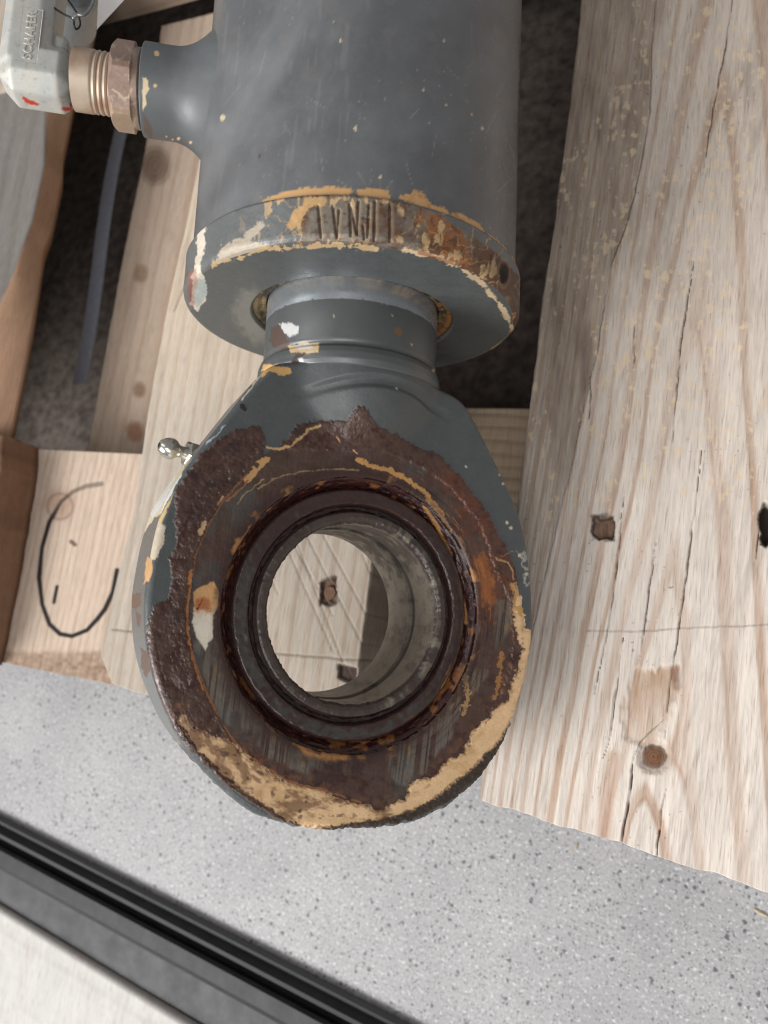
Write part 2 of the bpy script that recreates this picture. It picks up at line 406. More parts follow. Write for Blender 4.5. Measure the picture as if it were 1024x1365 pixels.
    col = mix(col, C(120, 112, 106), sst(2.2, .6, d) * .4 * (.5 + vn(px * .2, py, 96)))
    # torn patch above the knot
    pt = poly(px + 3 * fbm(px * .1, py * .1, 97, 2), py, [(845, 900), (858, 890), (905, 888), (903, 925), (890, 960), (878, 985), (862, 1000), (830, 985), (832, 935)])
    tm = sst(-4, 6, pt + 9 * fbm(px * .16, py * .02, 108, 3)); col = mix(col, C(178, 142, 110), tm * (.35 + .35 * sst(1000, 890, py)) * (1 + .5 * fbm(px * .1, py * .03, 98, 3)))
    col = mix(col, C(110, 68, 52), sst(9, 2, seg(px, py, [(900, 892), (903, 915)])) * .55)
    dz = dz - .0006 * tm
    # knot with the nail head
    kd = np.hypot(px - 872, py - 1009)
    kd = kd + 2.5 * fbm(px * .12, py * .12, 106, 3)
    col = mix(col, C(166, 138, 116), sst(30, 15, kd) * .5); dz = dz - .0010 * sst(27, 15, kd)
    col = mix(col, C(132, 94, 70), sst(15, 12, kd)); col = col * (1 - .35 * sst(16, 13, kd) * sst(.3, .8, np.sin(kd * 1.6 + 3 * fbm(px * .1, py * .1, 107, 2)) * .5 + .5))[..., None]; col = col * (1 - .4 * sst(14, 12, kd) * np.abs(fbm((px + py) * .14, (px - py) * .05, 99, 3)))[..., None]
    col = mix(col, C(66, 54, 46), sst(3.0, .8, np.abs(kd - 15)) * .7)
    col, dz = crack(col, dz, px, py, [(884, 960), (868, 975), (853, 990), (845, 1012)], 1.0, .0008, 101, .6)
    # orange-brown stain streak below left
    col = mix(col, C(172, 120, 84), sst(16, 4, seg(px, py, [(818, 1010), (808, 1070), (803, 1150)])) * .45)
    col = mix(col, C(120, 72, 46), sst(6, 2, seg(px, py, [(760, 1120), (768, 1128)])) * .7)
    # nail hole with torn rim
    hd = np.maximum(np.abs(px - 804) / 15, np.abs(py - 703) / 17) + .35 * fbm(px * .12, py * .12, 103, 3)
    col = mix(col, C(112, 82, 62), sst(1.0, .8, hd) * .9); col = col * (1 + .5 * sst(1.1, .9, hd) * fbm(px * .25, py * .12, 105, 3))[..., None]; col = mix(col, C(48, 38, 32), sst(3.2, 1, np.abs(hd - .9) * 12) * .55); dz = dz - .0022 * sst(1.0, .7, hd)
    hd = np.hypot((px - 1022) / 13, (py - 698) / 30) + .3 * fbm(px * .1, py * .1, 104, 3)
    col = mix(col, C(42, 34, 30), sst(1.0, .7, hd)); dz = dz - .003 * sst(1.0, .6, hd)
    # knot of slow rings, upper arch
    prop = np.zeros(sh + (2,)); prop[..., 0] = .82
    return col, prop, dz
yR0 = endy(hit(637, 1085, H)[0])
x0R = float(r_xl(np.array([yR0]))[0])
rb = board('deck_board', pallet, lambda y: r_xl(y), lambda y: r_xl(y) + r_w, yR0, .26, H, .022, right_col, 400, 1150, .0005, 7, SK, .0002,
           label='broad pale deck board with long cracks and two nail holes, right of the eye')

# middle deck board --------------------------------------------------
LE = [(290, 90), (249, 289), (225, 394), (202, 511), (176, 687), (150, 790), (133, 860), (131, 885), (145, 927)]
LR = [(512, 640), (496, 754), (479, 891), (463, 1010)]
l_xl = lambda y: edge_curve(LE[:6], H, y) + 0
def l_xl2(y):
    W = np.array([hit(px, py, H) for px, py in LE]); W = W[np.argsort(W[:, 1])]
    s = (W[-1, 0] - W[3, 0]) / (W[-1, 1] - W[3, 1])
    return np.where(y > W[-1, 1], W[-1, 0] + s * (y - W[-1, 1]), np.interp(y, W[:, 1], W[:, 0]))
l_xr = lambda y: edge_curve(LR, H, y)
base_l = simple_wood(200, .0062, C(196, 184, 170), C(166, 142, 120), .02, .6, dirt=.12, rough=.8)
def left_col(X, Y, Z):
    col, prop, dz = base_l(X, Y, Z); px, py = pix_world(np.stack([X, Y, Z], -1))
    col = mix(col, C(226, 206, 180), sst(620, 400, py) * .4 * (1 + .5 * fbm(px * .02, py * .01, 205, 3)))
    # saw scores crossing the grain
    for i in range(13):
        x0 = 300 + 21 * i + 9 * math.sin(i * 2.3); sl = .47 + .09 * math.sin(i * 1.7)
        y0 = 640 + 30 * math.sin(i * 5.1); ln = 150 + 110 * abs(math.sin(i * 3.7))
        d = seg(px, py, [(x0, y0), (x0 + ln * sl, y0 + ln)])
        col = mix(col, C(120, 104, 92), sst(1.2, .2, d) * (.15 + .35 * abs(math.sin(i * 9.1))) * (.4 + .9 * vn(px * .05, py * .05, 230 + i))); dz = dz - .0003 * sst(1.6, .4, d)
    d = seg(px, py + 1.5 * fbm(px * .06, py * 0, 207, 2), [(150, 838), (300, 860), (380, 873), (500, 881)])
    col = mix(col, C(110, 96, 84), sst(2.4, .6, d) * .55); dz = dz - .0003 * sst(2, .5, d)
    hd = np.maximum(np.abs(px - 438) / 11, np.abs(py - 788) / 18) + .35 * fbm(px * .13, py * .13, 208, 3)
    col = mix(col, C(112, 88, 70), sst(1.05, .8, hd) * .95); col = mix(col, C(50, 40, 34), sst(2.5, .8, np.abs(hd - .95) * 12) * .5); dz = dz - .0014 * sst(1, .7, hd)
    col, dz = crack(col, dz, px, py, [(447, 765), (446, 780)], 1.0, .001, 210)
    # bark-dark nick near the right corner
    nk = poly(px + 2 * fbm(px * .2, py * .2, 211, 2), py, [(450, 884), (476, 890), (474, 908), (462, 910), (450, 903)])
    col = mix(col, C(62, 42, 38), sst(-1, 2, nk) * .9); dz = dz - .0015 * sst(-1, 2, nk)
    col, dz = crack(col, dz, px, py, [(232, 415), (243, 385), (252, 370)], 1.6, .001, 212, .5)
    col = mix(col, C(176, 146, 118), sst(26, 8, np.hypot(px - 205, py - 900)) * .4)
    return col, prop, dz
yL0 = endy(float(hit(145, 925, H)[0]))
lb = board('deck_board', pallet, l_xl2, l_xr, yL0, .26, H, .022, left_col, 250, 640, .0004, 9, SK, .0002,
           label='pale deck board with saw scores and a nail, seen through the eye')

LZ = H - .0224
cbx1 = [(52, 600), (50, 640), (30, 760), (5, 885)]
cby0 = hit(5, 887, LZ)[1]; cby1 = hit(52, 597, LZ)[1]
xc_r = lambda y: edge_curve(cbx1, LZ, y)
# far left deck board with a wavy waney edge ------------------------------
WE = [(62, 40), (62, 100), (61, 160), (60, 218), (44, 292), (17, 365), (-10, 420), (-40, 520), (-48, 640), (-70, 760), (-92, 885)]
WB = [(120, 20), (94, 160), (79, 233), (59, 336), (44, 438), (15, 590), (-2, 680), (-45, 885)]
w_fn = simple_wood(300, .012, C(128, 123, 119), C(106, 100, 95), .1, .5, dirt=.4, rough=.85)
def w_xr(y): return edge_curve(WE, H, y)
wy0 = cby1 + .0008
wys = np.linspace(wy0, .26, 200); us = np.linspace(0, 1, 60)
xt = edge_curve(WE, H, wys); xb = edge_curve(WB, H - .011, wys); xb = np.maximum(xb, xt + .001)
Xg = (xt - .11)[None] + .11 * us[:, None]; Yg = np.repeat(wys[None], 60, 0); Zg = np.full(Xg.shape, H) + .0004 * fbm(Xg * 25, Yg * 9, 5, 3)
cg, pg, dg = w_fn(Xg, Yg, Zg); Zg = Zg + dg
sd = np.linspace(0, 1, 14)[1:]
Xs = xt[None] + (xb - xt)[None] * (sd[:, None] ** .8); Ys = np.repeat(wys[None], 13, 0); Zs = H - .011 * (sd[:, None] ** 1.25) + 0 * Xs
cs = np.broadcast_to(C(178, 142, 116), Xs.shape + (3,)) * (1 + .16 * fbm(Xs * 200, Ys * 20, 310, 4))[..., None]
cs = mix(cs, C(140, 118, 84), np.clip(fbm(Ys * 22, Xs * 60, 312, 2), 0, 1) * .5)
Xu = np.stack([xb - .012, xt - .11]); Pall = np.stack([np.concatenate([Xg, Xs, Xu]), np.concatenate([Yg, Ys, wys[None], wys[None]]), np.concatenate([Zg, Zs, np.full((2, 200), H - .022)])], -1)
grid('deck_board', Pall, np.concatenate([cg, cs, cs[-1:], cg[:1]]), np.concatenate([pg, np.repeat(pg[:1], 15, 0)]), M_wood, pallet, wrap=True,
     label='grey weathered deck board with a wavy orange-brown waney edge, at the left side')

# brown deck board end at the left edge, then a pale short board lower down with a black marker oval
o = board('deck_board', pallet, lambda y: xc_r(y) - .14, xc_r, cby0, cby1, H, .0218, simple_wood(400, .0045, C(158, 120, 94), C(112, 82, 62), 0, .6, dirt=.2), 60, 120, .0003, 41, 0, .0001,
          label='brown deck board end with a dark split, at the left edge')
def oval_col(X, Y, Z):
    px, py = pix_world(np.stack([X, Y, Z], -1))
    cf, pf, df = simple_wood(420, .0046, C(212, 192, 174), C(180, 150, 126), 0, .6, dirt=.12)(X, Y, Z)
    cf = mix(cf, C(160, 116, 86), sst(30, 8, np.hypot(px - 80, (py - 672) * 1.0)) * .45); cf = mix(cf, C(120, 98, 84), sst(3, .5, np.abs(np.hypot(px - 80, py - 675) - 17)) * .45)
    od = seg(px, py, [(135, 645), (115, 648), (98, 655), (82, 668), (66, 695), (56, 730), (52, 770), (56, 805), (66, 832), (80, 845), (96, 848), (116, 840), (130, 825), (140, 812), (150, 790), (156, 760)])
    cf = mix(cf, C(34, 30, 32), sst(3.6, 1.2, od - 1.2 * vn(py * .03, px * .03, 5)) * (.55 + .45 * sst(640, 700, py)))
    cf = mix(cf, C(44, 38, 38), sst(3.4, 1.4, seg(px, py, [(76, 782), (72, 803)]))); cf = mix(cf, C(70, 50, 44), sst(4, 1.5, seg(px, py, [(95, 722), (100, 726)])) * .8)
    cf = mix(cf, C(136, 106, 82), sst(864, 874, py + 3 * fbm(px * .1, py * .1, 7, 3)) * (.6 + .35 * fbm(px * .15, py * .2, 8, 3)))
    return cf, pf, df
oy0 = hit(60, 894, LZ)[1]; oy1 = hit(100, 601, LZ)[1]; oxr = float(l_xl2(np.array([oy1]))[0]) + .03
board('lower_board', pallet, lambda y: xc_r(y) - .06, lambda y: y * 0 + oxr, oy0, oy1, LZ, .0215, oval_col, 220, 240, .0003, 43, 0, .0002, label='short pale lower board with a black marker oval drawn on it')

# cross board seen in the gap on the right ------------------------------------
q = hit(628, 546, .108); q2 = hit(704, 541, .108)
ctop = (q[1] + q2[1]) / 2
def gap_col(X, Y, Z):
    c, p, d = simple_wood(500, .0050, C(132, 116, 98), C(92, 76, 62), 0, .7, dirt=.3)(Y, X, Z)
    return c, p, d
lbx = float(l_xr(np.array([ctop]))[0])
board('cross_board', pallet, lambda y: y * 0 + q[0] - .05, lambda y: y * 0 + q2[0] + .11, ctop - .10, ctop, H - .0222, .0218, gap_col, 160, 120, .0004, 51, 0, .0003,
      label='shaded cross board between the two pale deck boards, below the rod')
# blocks under it, and bottom boards
def boxboard(name, x0, x1, y0, y1, z, th, fn, nu=60, nv=120, **kw):
    return board(name, pallet, lambda y: y * 0 + x0, lambda y: y * 0 + x1, y0, y1, z, th, fn, nu, nv, .0005, 61, 0, .0003, **kw)
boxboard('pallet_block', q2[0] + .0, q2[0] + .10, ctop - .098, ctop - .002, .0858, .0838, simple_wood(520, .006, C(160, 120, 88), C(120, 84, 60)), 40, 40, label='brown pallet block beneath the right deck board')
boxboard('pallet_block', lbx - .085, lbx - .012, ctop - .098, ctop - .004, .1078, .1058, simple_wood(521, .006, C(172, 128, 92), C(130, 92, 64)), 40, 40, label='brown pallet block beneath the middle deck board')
# added unseen pallet parts beyond the frame: rest of each deck board, neighbours, stringers and blocks
def unseen_board(x0, x1, y0, y1, z, th, seed, name='deck_board', slope=0., lab=None):  # unseen boards and blocks, added to keep light off the gap floor
    fn = simple_wood(seed, .010, C(188, 174, 160), C(160, 138, 118), .02, .5, dirt=.4)
    board(name, pallet, lambda y: y * 0 + x0 + slope * y, lambda y: y * 0 + x1 + slope * y, y0, y1, z, th, fn, 24, 60, .0006, seed, 0, .0004, **({'label': lab} if lab else {}))
eL = float(l_xl2(np.array([.2599]))[0]); eR = float(l_xr(np.array([.2599]))[0]); rL = float(r_xl(np.array([.2599]))[0]); wL = float(xt[-1])
for x0_, x1_, sd_ in ((eL, eR, 801), (rL, rL + r_w, 802), (wL - .11, wL, 803)):
    unseen_board(x0_, x1_, .2604, .72, H, .022, sd_)
unseen_board(wL - .245, wL - .113, wy0, .72, H, .022, 804); unseen_board(wL - .38, wL - .248, wy0, .72, H, .022, 805)
unseen_board(rL + r_w + .03, rL + r_w + .145, yR0 + .01, .72, H, .022, 806)
for y_, sd_ in ((.34, 810), (.62, 811)):
    unseen_board(wL - .38, rL + r_w + .15, y_, y_ + .10, H - .0222, .0218, sd_, 'cross_board')  # unseen cross boards, added to block light under the deck
    for xb_, s2 in ((wL - .36, 1), (eL + .0, 2), (rL + .02, 3)): unseen_board(xb_, xb_ + .09, y_ + .002, y_ + .098, .0858, .0638, sd_ + s2, 'pallet_block')
unseen_board(wL - .37, wL - .24, wy0, .72, .022, .020, 820, 'bottom_board'); unseen_board(rL + .02, rL + .12, yR0 + .03, .72, .022, .020, 821, 'bottom_board')  # unseen bottom boards, added to block light under the deck
for x0_ in (wL - .36, rL + .03): unseen_board(x0_, x0_ + .09, cby0, cby1 - .001, .0858, .0638, 822, 'pallet_block')
unseen_board(wL - .38, wL - .17, cby0, cby1, H - .0222, .0218, 823, 'cross_board')  # unseen cross board, added to block light under the deck
# bottom plank, seen left of the middle deck board
PL = [(118, 590), (164, 336), (193, 195), (215, 30)]
p_xl = lambda y: edge_curve(PL, .080, y)
pk = simple_wood(540, .011, C(190, 170, 152), C(160, 130, 106), .02, .5, dirt=.3, knots=[(180, 575, 9, C(150, 104, 76)), (207, 222, 16, C(120, 96, 80)), (188, 365, 8, C(150, 120, 96)), (186, 520, 7, C(140, 110, 88))])
py0 = oy1 + .0008
board('lower_board', pallet, p_xl, lambda y: p_xl(y) + .10, py0, .335, .080, .020, pk, 140, 300, .0004, 71, 0, .0003, label='pale knotty lower board beside the left edge of the middle deck board')

# nails
def nail(px, py, z, r, parent, lab):
    P = hit(px, py, z); bm = bmesh.new()
    bmesh.ops.create_cone(bm, cap_ends=True, segments=14, radius1=r, radius2=r * .92, depth=.0016)
    bmesh.ops.bevel(bm, geom=[e for e in bm.edges if abs(e.verts[0].co.z - e.verts[1].co.z) < 1e-6], offset=r * .12, segments=1, affect='EDGES')
    me = bpy.data.meshes.new('nail'); bm.to_mesh(me); bm.free(); me.materials.append(M_nail)
    o = bpy.data.objects.new('nail', me); o.location = P; o.rotation_euler = (.08, .1, 0); link(o, parent)
    if lab: o['label'] = lab
M_nail = plain('rusty_nail', C(122, 90, 72), .7, .35, .35, 900, .0001)
nail(441, 790, H - .0016, .0026, lb, None)

M_chip = plain('wood_splinter', C(210, 190, 160), .8, 0, .2, 500)
def splinter(px, py, z, L, w, ang, lab):
    P = hit(px, py, z); vs = []
    for t_, k_ in ((-1, .25), (-.4, 1), (.3, .8), (1, .1)):
        for sx, sz in ((-1, .2), (0, 1), (1, .15)): vs.append((t_ * L, sx * w * k_ + .1 * w * math.sin(t_ * 4), w * .7 * sz * k_))
    fs = [(i * 3 + k, i * 3 + k + 1, i * 3 + k + 4, i * 3 + k + 3) for i in range(3) for k in range(2)] + [(i * 3 + 2, i * 3, i * 3 + 3, i * 3 + 5) for i in range(3)] + [(0, 1, 2), (9, 11, 10)]
    o = mesh_obj('wood_splinter', vs, fs, M_chip, None, label=lab, cat='splinter'); o.location = P; o.rotation_euler = (0, 0, ang)
splinter(1016, 1218, .0005, .0034, .0007, -.3, 'tiny pale wood splinter on the floor by the lower right board end')
splinter(768, 1128, .0005, .0020, .0006, 1.3, 'tiny wood splinter on the floor under the left corner of the right board')
# ------------------------------------------------------------------ hydraulic cylinder
root = bpy.data.objects.new('hydraulic_cylinder', None)
Rl = np.array([RW @ b_, RW @ a_, RW @ n_]).T
Mr = Matrix([list(r) for r in Rl]).to_4x4(); Mr.translation = Vector(CAM + RW @ EC)
root.matrix_world = Mr
link(root, None, 'used grey hydraulic cylinder with greasy rod eye, lying across the pale pallet boards', 'hydraulic cylinder')

PAINT = C(84, 88, 88, .86); PAINT2 = C(104, 106, 105, .9); PRIMER = C(230, 192, 146, .94); WHITE = C(222, 218, 208); GREASE = C(86, 60, 50, .78); GREASE2 = C(66, 34, 28, .75)
METAL = C(150, 142, 130); RUST = C(134, 74, 38)

def layers(shape, base=PAINT, r=.42):
    col = np.broadcast_to(base, shape + (3,)).copy(); prop = np.zeros(shape + (2,)); prop[..., 0] = r
    return col, prop
def put(col, prop, m, c, r, met=0.):
    col = mix(col, c, m); prop = prop.copy(); prop[..., 0] = mix1(prop[..., 0], r, m); prop[..., 1] = mix1(prop[..., 1], met, m); return col, prop

# --- rod eye: one dense surface, front face traced with its paint, primer, grease
OUT = np.array([(0, 65), (12, 65), (22, 64.2), (27.5, 62.6), (31, 59.8), (35.5, 53.5), (40.1, 46.6), (48.2, 33.0), (52.3, 21), (54.3, 8), (54.6, -4), (53.0, -14), (50.0, -24.2), (45.2, -34.2), (37.8, -43.4), (27.2, -50.8),
                (13.8, -54.2), (0, -54), (-12.2, -53.2), (-23.9, -49.3), (-33.8, -42), (-42.4, -32.8), (-48.3, -22.4), (-52.2, -11.7), (-53.9, 0), (-53.4, 10.5), (-52.2, 19.5), (-50, 27.2), (-43.9, 38.2), (-37.4, 48.6), (-31.6, 57.8), (-27.5, 62.4), (-22, 64.4), (-12, 65)])
def dense(pts, k=24):
    n = len(pts); out = []
    for i in range(n):
        p0, p1, p2, p3 = pts[i - 1], pts[i], pts[(i + 1) % n], pts[(i + 2) % n]
        for t in np.linspace(0, 1, k, endpoint=False):
            out.append(.5 * ((2 * p1) + (-p0 + p2) * t + (2 * p0 - 5 * p1 + 4 * p2 - p3) * t ** 2 + (-p0 + 3 * p1 - 3 * p2 + p3) * t ** 3))
    return np.array(out)
OD = dense(OUT); oth = np.arctan2(OD[:, 1], OD[:, 0]) % (2 * np.pi); orr = np.hypot(OD[:, 0], OD[:, 1]); o_s = np.argsort(oth); oth = oth[o_s]; orr = orr[o_s]
NTH = 1500; theta = np.arange(NTH) / NTH * 2 * np.pi
Rout = np.interp(theta, np.r_[oth[-1] - 2 * np.pi, oth, oth[0] + 2 * np.pi], np.r_[orr[-1], orr, orr[0]])
_w = sst(.2, .5, np.cos(theta + np.radians(62)) - .25); Rout = Rout + _w * (.55 * fbm(theta * 22, theta * 0, 77, 4) + .2 * fbm(theta * 90, theta * 0, 78, 2))
dR = np.gradient(Rout, theta); cosA = 1 / np.sqrt(1 + (dR / Rout) ** 2)
RB = 35.9
NR = 150
t = np.linspace(0, 1, NR); t = t + .0
tt = 1 - (1 - t) ** 1.15
R2 = RB + (Rout[:, None] - RB) * tt[None, :]
x = R2 * np.cos(theta)[:, None]; y = R2 * np.sin(theta)[:, None]
T2 = TH * 500
def front_z(x, y, d, fil=1.8):
    zp = T2 - fil + np.sqrt(np.clip(fil ** 2 - np.clip(fil - d, 0, fil) ** 2, 0, None))
    rn = 25.6 * sst(22, 63, y) ** .7 + 0 * x
    zn = np.sqrt(np.clip(rn ** 2 - x ** 2, 0, None))
    zn = np.where(y > 20, zn, 0)
    k = 1.6; return np.where(zn > 0, k * np.log(np.exp((zp) / k) + np.exp(zn / k)) - k * np.log(1 + np.exp(-np.abs(zp - zn) / k)) * 0, zp)
d_out = (Rout[:, None] - R2) * cosA[:, None]
z = front_z(x, y, d_out)
px, py = pix_local(np.stack([x, y, z], -1) / 1000)
n1 = fbm(px * .05, py * .05, 1, 5, .6); n2 = fbm(px * .14, py * .14, 2, 4, .6); n3 = fbm(px * .35, py * .35, 3, 3)
wx = px + 5 * n2 + 2.5 * n3; wy = py + 2 * n3 + 5 * fbm(px * .13 + 40, py * .13, 9, 4, .6)
col, prop = layers(px.shape, PAINT, .38)
hgt = .02 * n1
# faint dirt on paint
col = mix(col, C(96, 100, 98), np.clip(n1 * .6, 0, 1) * .35)
for sx, sy, sr in ((677, 617, 2.2), (671, 645, 1.8), (676, 697, 2.3), (681, 704, 2.2), (621, 622, 1.5), (600, 640, 1.2), (666, 633, 1.3), (693, 740, 2.4), (702, 765, 2), (530, 517, 2), (688, 676, 1.6)):
    col, prop = put(col, prop, sst(sr + .8, sr - .8, np.hypot(px - sx, py - sy) + n3), C(210, 200, 178), .6)
GP = [(345, 566), (352, 578), (352, 604), (372, 594), (386, 582), (395, 566), (425, 560), (462, 562), (474, 543), (481, 540), (490, 546), (492, 560), (512, 572), (546, 588), (566, 600), (590, 608), (600, 622), (618, 640), (634, 662), (654, 690), (664, 712), (676, 732), (684, 752),
      (690, 775), (688, 800), (696, 840), (704, 900), (690, 960), (655, 1010), (600, 1060), (540, 1090), (440, 1110), (380, 1098), (300, 1045), (240, 985), (210, 930), (196, 880), (196, 830), (206, 806), (224, 798), (230, 770), (224, 745), (236, 725), (232, 690), (236, 650), (262, 612), (300, 578)]
g = poly(wx, wy, GP)
gm = sst(-1.0, 1.5, g)
# thickness of the grease: lumpy, raked diagonally
rake = fbm((px * .86 - py * .5) * .20, (px * .5 + py * .86) * .09, 5, 4)
grit = fbm(px * .30, py * .30, 55, 3)
lump = fbm(px * .11, py * .11, 6, 5, .62)
thick = (.24 + .34 * lump + .09 * rake + .10 * grit) * sst(-1, 7, g)
zone = sst(24, 10, np.abs(seg(px, py, [(330, 600), (290, 640), (262, 700), (250, 760), (245, 830), (250, 900)])))
thick = thick * (.65 + .55 * zone)
ring_r = R2
# inner washer-contact zone: thin film, less relief
STEP = [(352, 600), (330, 632), (300, 665), (278, 700), (262, 735), (256, 770), (253, 810), (254, 850), (262, 890), (276, 925), (296, 965), (312, 988), (335, 1010), (385, 1043), (440, 1056), (480, 1070), (515, 1079), (540, 1064), (552, 1045), (580, 1030), (612, 1010), (628, 980), (652, 950), (668, 925), (680, 890), (684, 850), (678, 800), (660, 760), (640, 700), (600, 650), (560, 622), (500, 600), (430, 600)]
ins = sst(-1.5, 1.5, poly(wx * .6 + px * .4, wy * .6 + py * .4, STEP))
col, prop = put(col, prop, gm, GREASE, .34)
thick = thick + .28 * sst(1.5, -3, poly(wx * .6 + px * .4, wy * .6 + py * .4, STEP)) * gm
col = mix(col, C(98, 76, 68, .75), gm * np.clip(lump * 1.2 + .5 * grit + .1, 0, 1) * .6)
col = mix(col, GREASE2, gm * np.clip(-lump * 1.9 + .5 * n1, 0, 1) * .85)
col = mix(col, C(44, 32, 32, .7), gm * sst(.1, .5, fbm(px * .03, py * .045, 57, 5, .6)) * .55)
prop[..., 0] = mix1(prop[..., 0], .18, gm * np.clip(-lump * 2, 0, 1)); prop[..., 0] = mix1(prop[..., 0], .62, gm * np.clip(n2 * 1.2, 0, 1) * .7)
film = ins * gm
thick = thick * (1 - .72 * film)
col = mix(col, C(88, 70, 60, .8), film * (.45 + .4 * n1) * sst(1090, 700, py))
col = mix(col, C(82, 80, 76, .8), film * sst(.05, .45, fbm(px * .03, py * .022, 12, 4) + .5 * sst(60, 10, np.hypot(px - 285, py - 700)) + .3 * sst(80, 20, np.hypot(px - 300, py - 660))) * .75)
# bare scratched metal showing through, vertical machining streaks
str1 = fbm(px * .42 + py * .05, py * .012, 14, 3)
bm_ = sst(0, .35, fbm(px * .028, py * .022, 15, 4) - .05 + .55 * sst(45, 8, seg(px, py, [(540, 1010), (590, 960), (640, 890), (655, 820)])) + .5 * sst(34, 8, seg(px, py, [(345, 965), (395, 1010), (420, 1030)])) + .55 * sst(26, 6, seg(px, py, [(272, 830), (285, 900), (300, 930)])) - .75 * sst(20, 60, seg(px, py, [(272, 830), (300, 930), (395, 1010), (540, 1010), (655, 820)])) - .12)
bm_ = bm_ * film * sst(-.25, .25, str1 + .1)
col, prop = put(col, prop, bm_ * .62, C(140, 136, 124), .42, .4)
col = mix(col, C(176, 140, 84), bm_ * sst(.2, .6, fbm(px * .09, py * .03, 16, 3)) * .6)
thick = thick - .06 * bm_ + .05 * str1 * film
# orange / red rust bleeding at the right
rr_ = sst(46, 8, seg(px, py, [(610, 640), (632, 690), (650, 740), (652, 790)]) + 14 * n2) * gm
col, prop = put(col, prop, np.clip(rr_ * (.35 + .8 * n2), 0, 1) * .8, C(134, 72, 42), .34)
rr_ = sst(15, 3, seg(px, py, [(640, 750), (649, 775), (648, 798)]) + 10 * n2 + 5 * n3); col, prop = put(col, prop, rr_ * .8, C(182, 110, 56), .4)
rr_ = sst(22, 5, np.hypot(px - 648, py - 820) + 8 * n2) * sst(-.1, .3, n3); col, prop = put(col, prop, rr_ * .7, C(120, 52, 34), .4)
# primer: wide band round the lower right rim
PP = [(686, 776), (694, 795), (700, 838), (712, 842), (713, 870), (704, 915), (690, 955), (664, 990), (640, 1016), (600, 1052), (560, 1078), (515, 1092), (450, 1106), (410, 1104), (384, 1095), (350, 1074), (318, 1052), (285, 1022), (255, 992), (236, 962), (242, 948), (256, 968), (285, 982), (312, 988), (330, 1010), (360, 1028), (385, 1043), (432, 1052),
      (452, 1066), (480, 1072), (510, 1080), (540, 1064), (548, 1044), (580, 1034), (592, 1016), (618, 1004), (628, 978), (655, 950), (676, 930), (682, 905), (694, 880), (692, 850), (684, 828), (680, 800)]
pw = px + 6 * n2 + 3 * n3; pw2 = py + 6 * fbm(px * .12 + 9, py * .12, 19, 4, .6)
p = poly(pw, pw2, PP); pm = sst(-.8, .8, p)
tg_ = fbm(theta[:, None] * 10, R2 * .45, 20, 5, .6)
stain = sst(.06, .5, tg_ + .22 * sst(420, 300, px) + .12 * sst(1030, 1090, py) * sst(560, 480, px) - .35 * sst(560, 620, px))
pc = mix(np.broadcast_to(PRIMER, px.shape + (3,)).copy(), C(196, 150, 92), np.clip(n1, 0, 1))
pc = mix(pc, C(120, 78, 52), stain * .75)
pc = mix(pc, C(84, 50, 40), sst(.25, .5, fbm(px * .11, py * .16, 24, 4)) * sst(560, 430, px) * .7)
pc = pc * (1 + .10 * n2 + .06 * n3)[..., None]
col = mix(col, pc, pm); col = mix(col, C(92, 56, 40), sst(3.2, .6, np.abs(p - .6 + 2 * n3)) * .55 * gm); col = mix(col, C(150, 98, 60), sst(0, -7, p) * sst(-16, -7, p) * .30 * gm * sst(-.1, .3, n2)); prop[..., 0] = mix1(prop[..., 0], .48, pm)
thick = mix1(thick, .05 - .05 * stain, pm) - .14 * sst(2.2, .4, np.abs(p - 1.8))
# dark curled grease outside the primer, at the bottom right rim
dk = poly(wx, wy, [(700, 935), (716, 930), (690, 985), (650, 1035), (600, 1068), (560, 1090), (510, 1102), (440, 1112), (440, 1100), (508, 1094), (545, 1082), (590, 1058), (630, 1025), (668, 985)])
dm = sst(-1, 1.5, dk); col, prop = put(col, prop, dm, C(66, 52, 42), .6); thick = mix1(thick, .35 + .4 * lump, dm)
# concentric smears near the bore
conc = fbm(theta[:, None] * 5 + .05 * R2, R2 * 1.5, 37, 4, .6)
near = sst(45, 37, R2) * sst(480, 600, px) * (gm > .5)
col = mix(col, C(128, 66, 40), near * np.clip(conc * 1.5, 0, 1) * .7); col = mix(col, C(206, 158, 100), near * sst(.38, .55, conc) * .7); col = mix(col, C(50, 26, 26, .7), near * np.clip(-conc * 2, 0, 1) * .8)
thick = thick + near * .16 * conc
dkn = sst(42, 36.5, R2) * gm * (1 - near) ; col = mix(col, C(58, 34, 30, .75), dkn * .7)
# thin streaks of primer
def streak(pts, w, c=PRIMER, r=.5, wn=1.0, k=1.0, h=.12):
    global col, prop, thick
    d = seg(px + 2.2 * n2, py + 2.2 * n2, pts) - wn * w * (.5 * n3 + .8 * n2)
    m = sst(w + .8, w - .8, d) * k
    col, prop = put(col, prop, m, c, r); thick = mix1(thick, h, m)
streak([(478, 613), (492, 620), (518, 626), (545, 640), (568, 658), (586, 682), (600, 708)], 3.2, C(204, 154, 92))
streak([(600, 708), (612, 735), (624, 765), (634, 800)], 1.6, C(180, 120, 66))
streak([(356, 612), (346, 622), (330, 640)], 4.0, C(206, 160, 104)); streak([(330, 642), (312, 660), (303, 668)], 1.4, C(160, 100, 60))
_st = dict(c=C(150, 100, 64), r=.42, wn=1.6, h=.1)
streak([(330, 632), (300, 665), (278, 700), (262, 735), (256, 770)], .9, **_st); streak([(256, 870), (262, 890), (276, 925), (296, 965), (312, 988), (335, 1010), (385, 1043), (440, 1056), (480, 1070)], 1.5, **_st)
streak([(352, 640), (330, 655), (316, 672)], .6, C(180, 150, 104)); streak([(345, 652), (370, 636), (400, 629), (440, 625), (478, 627)], .8, C(170, 146, 108), wn=2., k=.7)
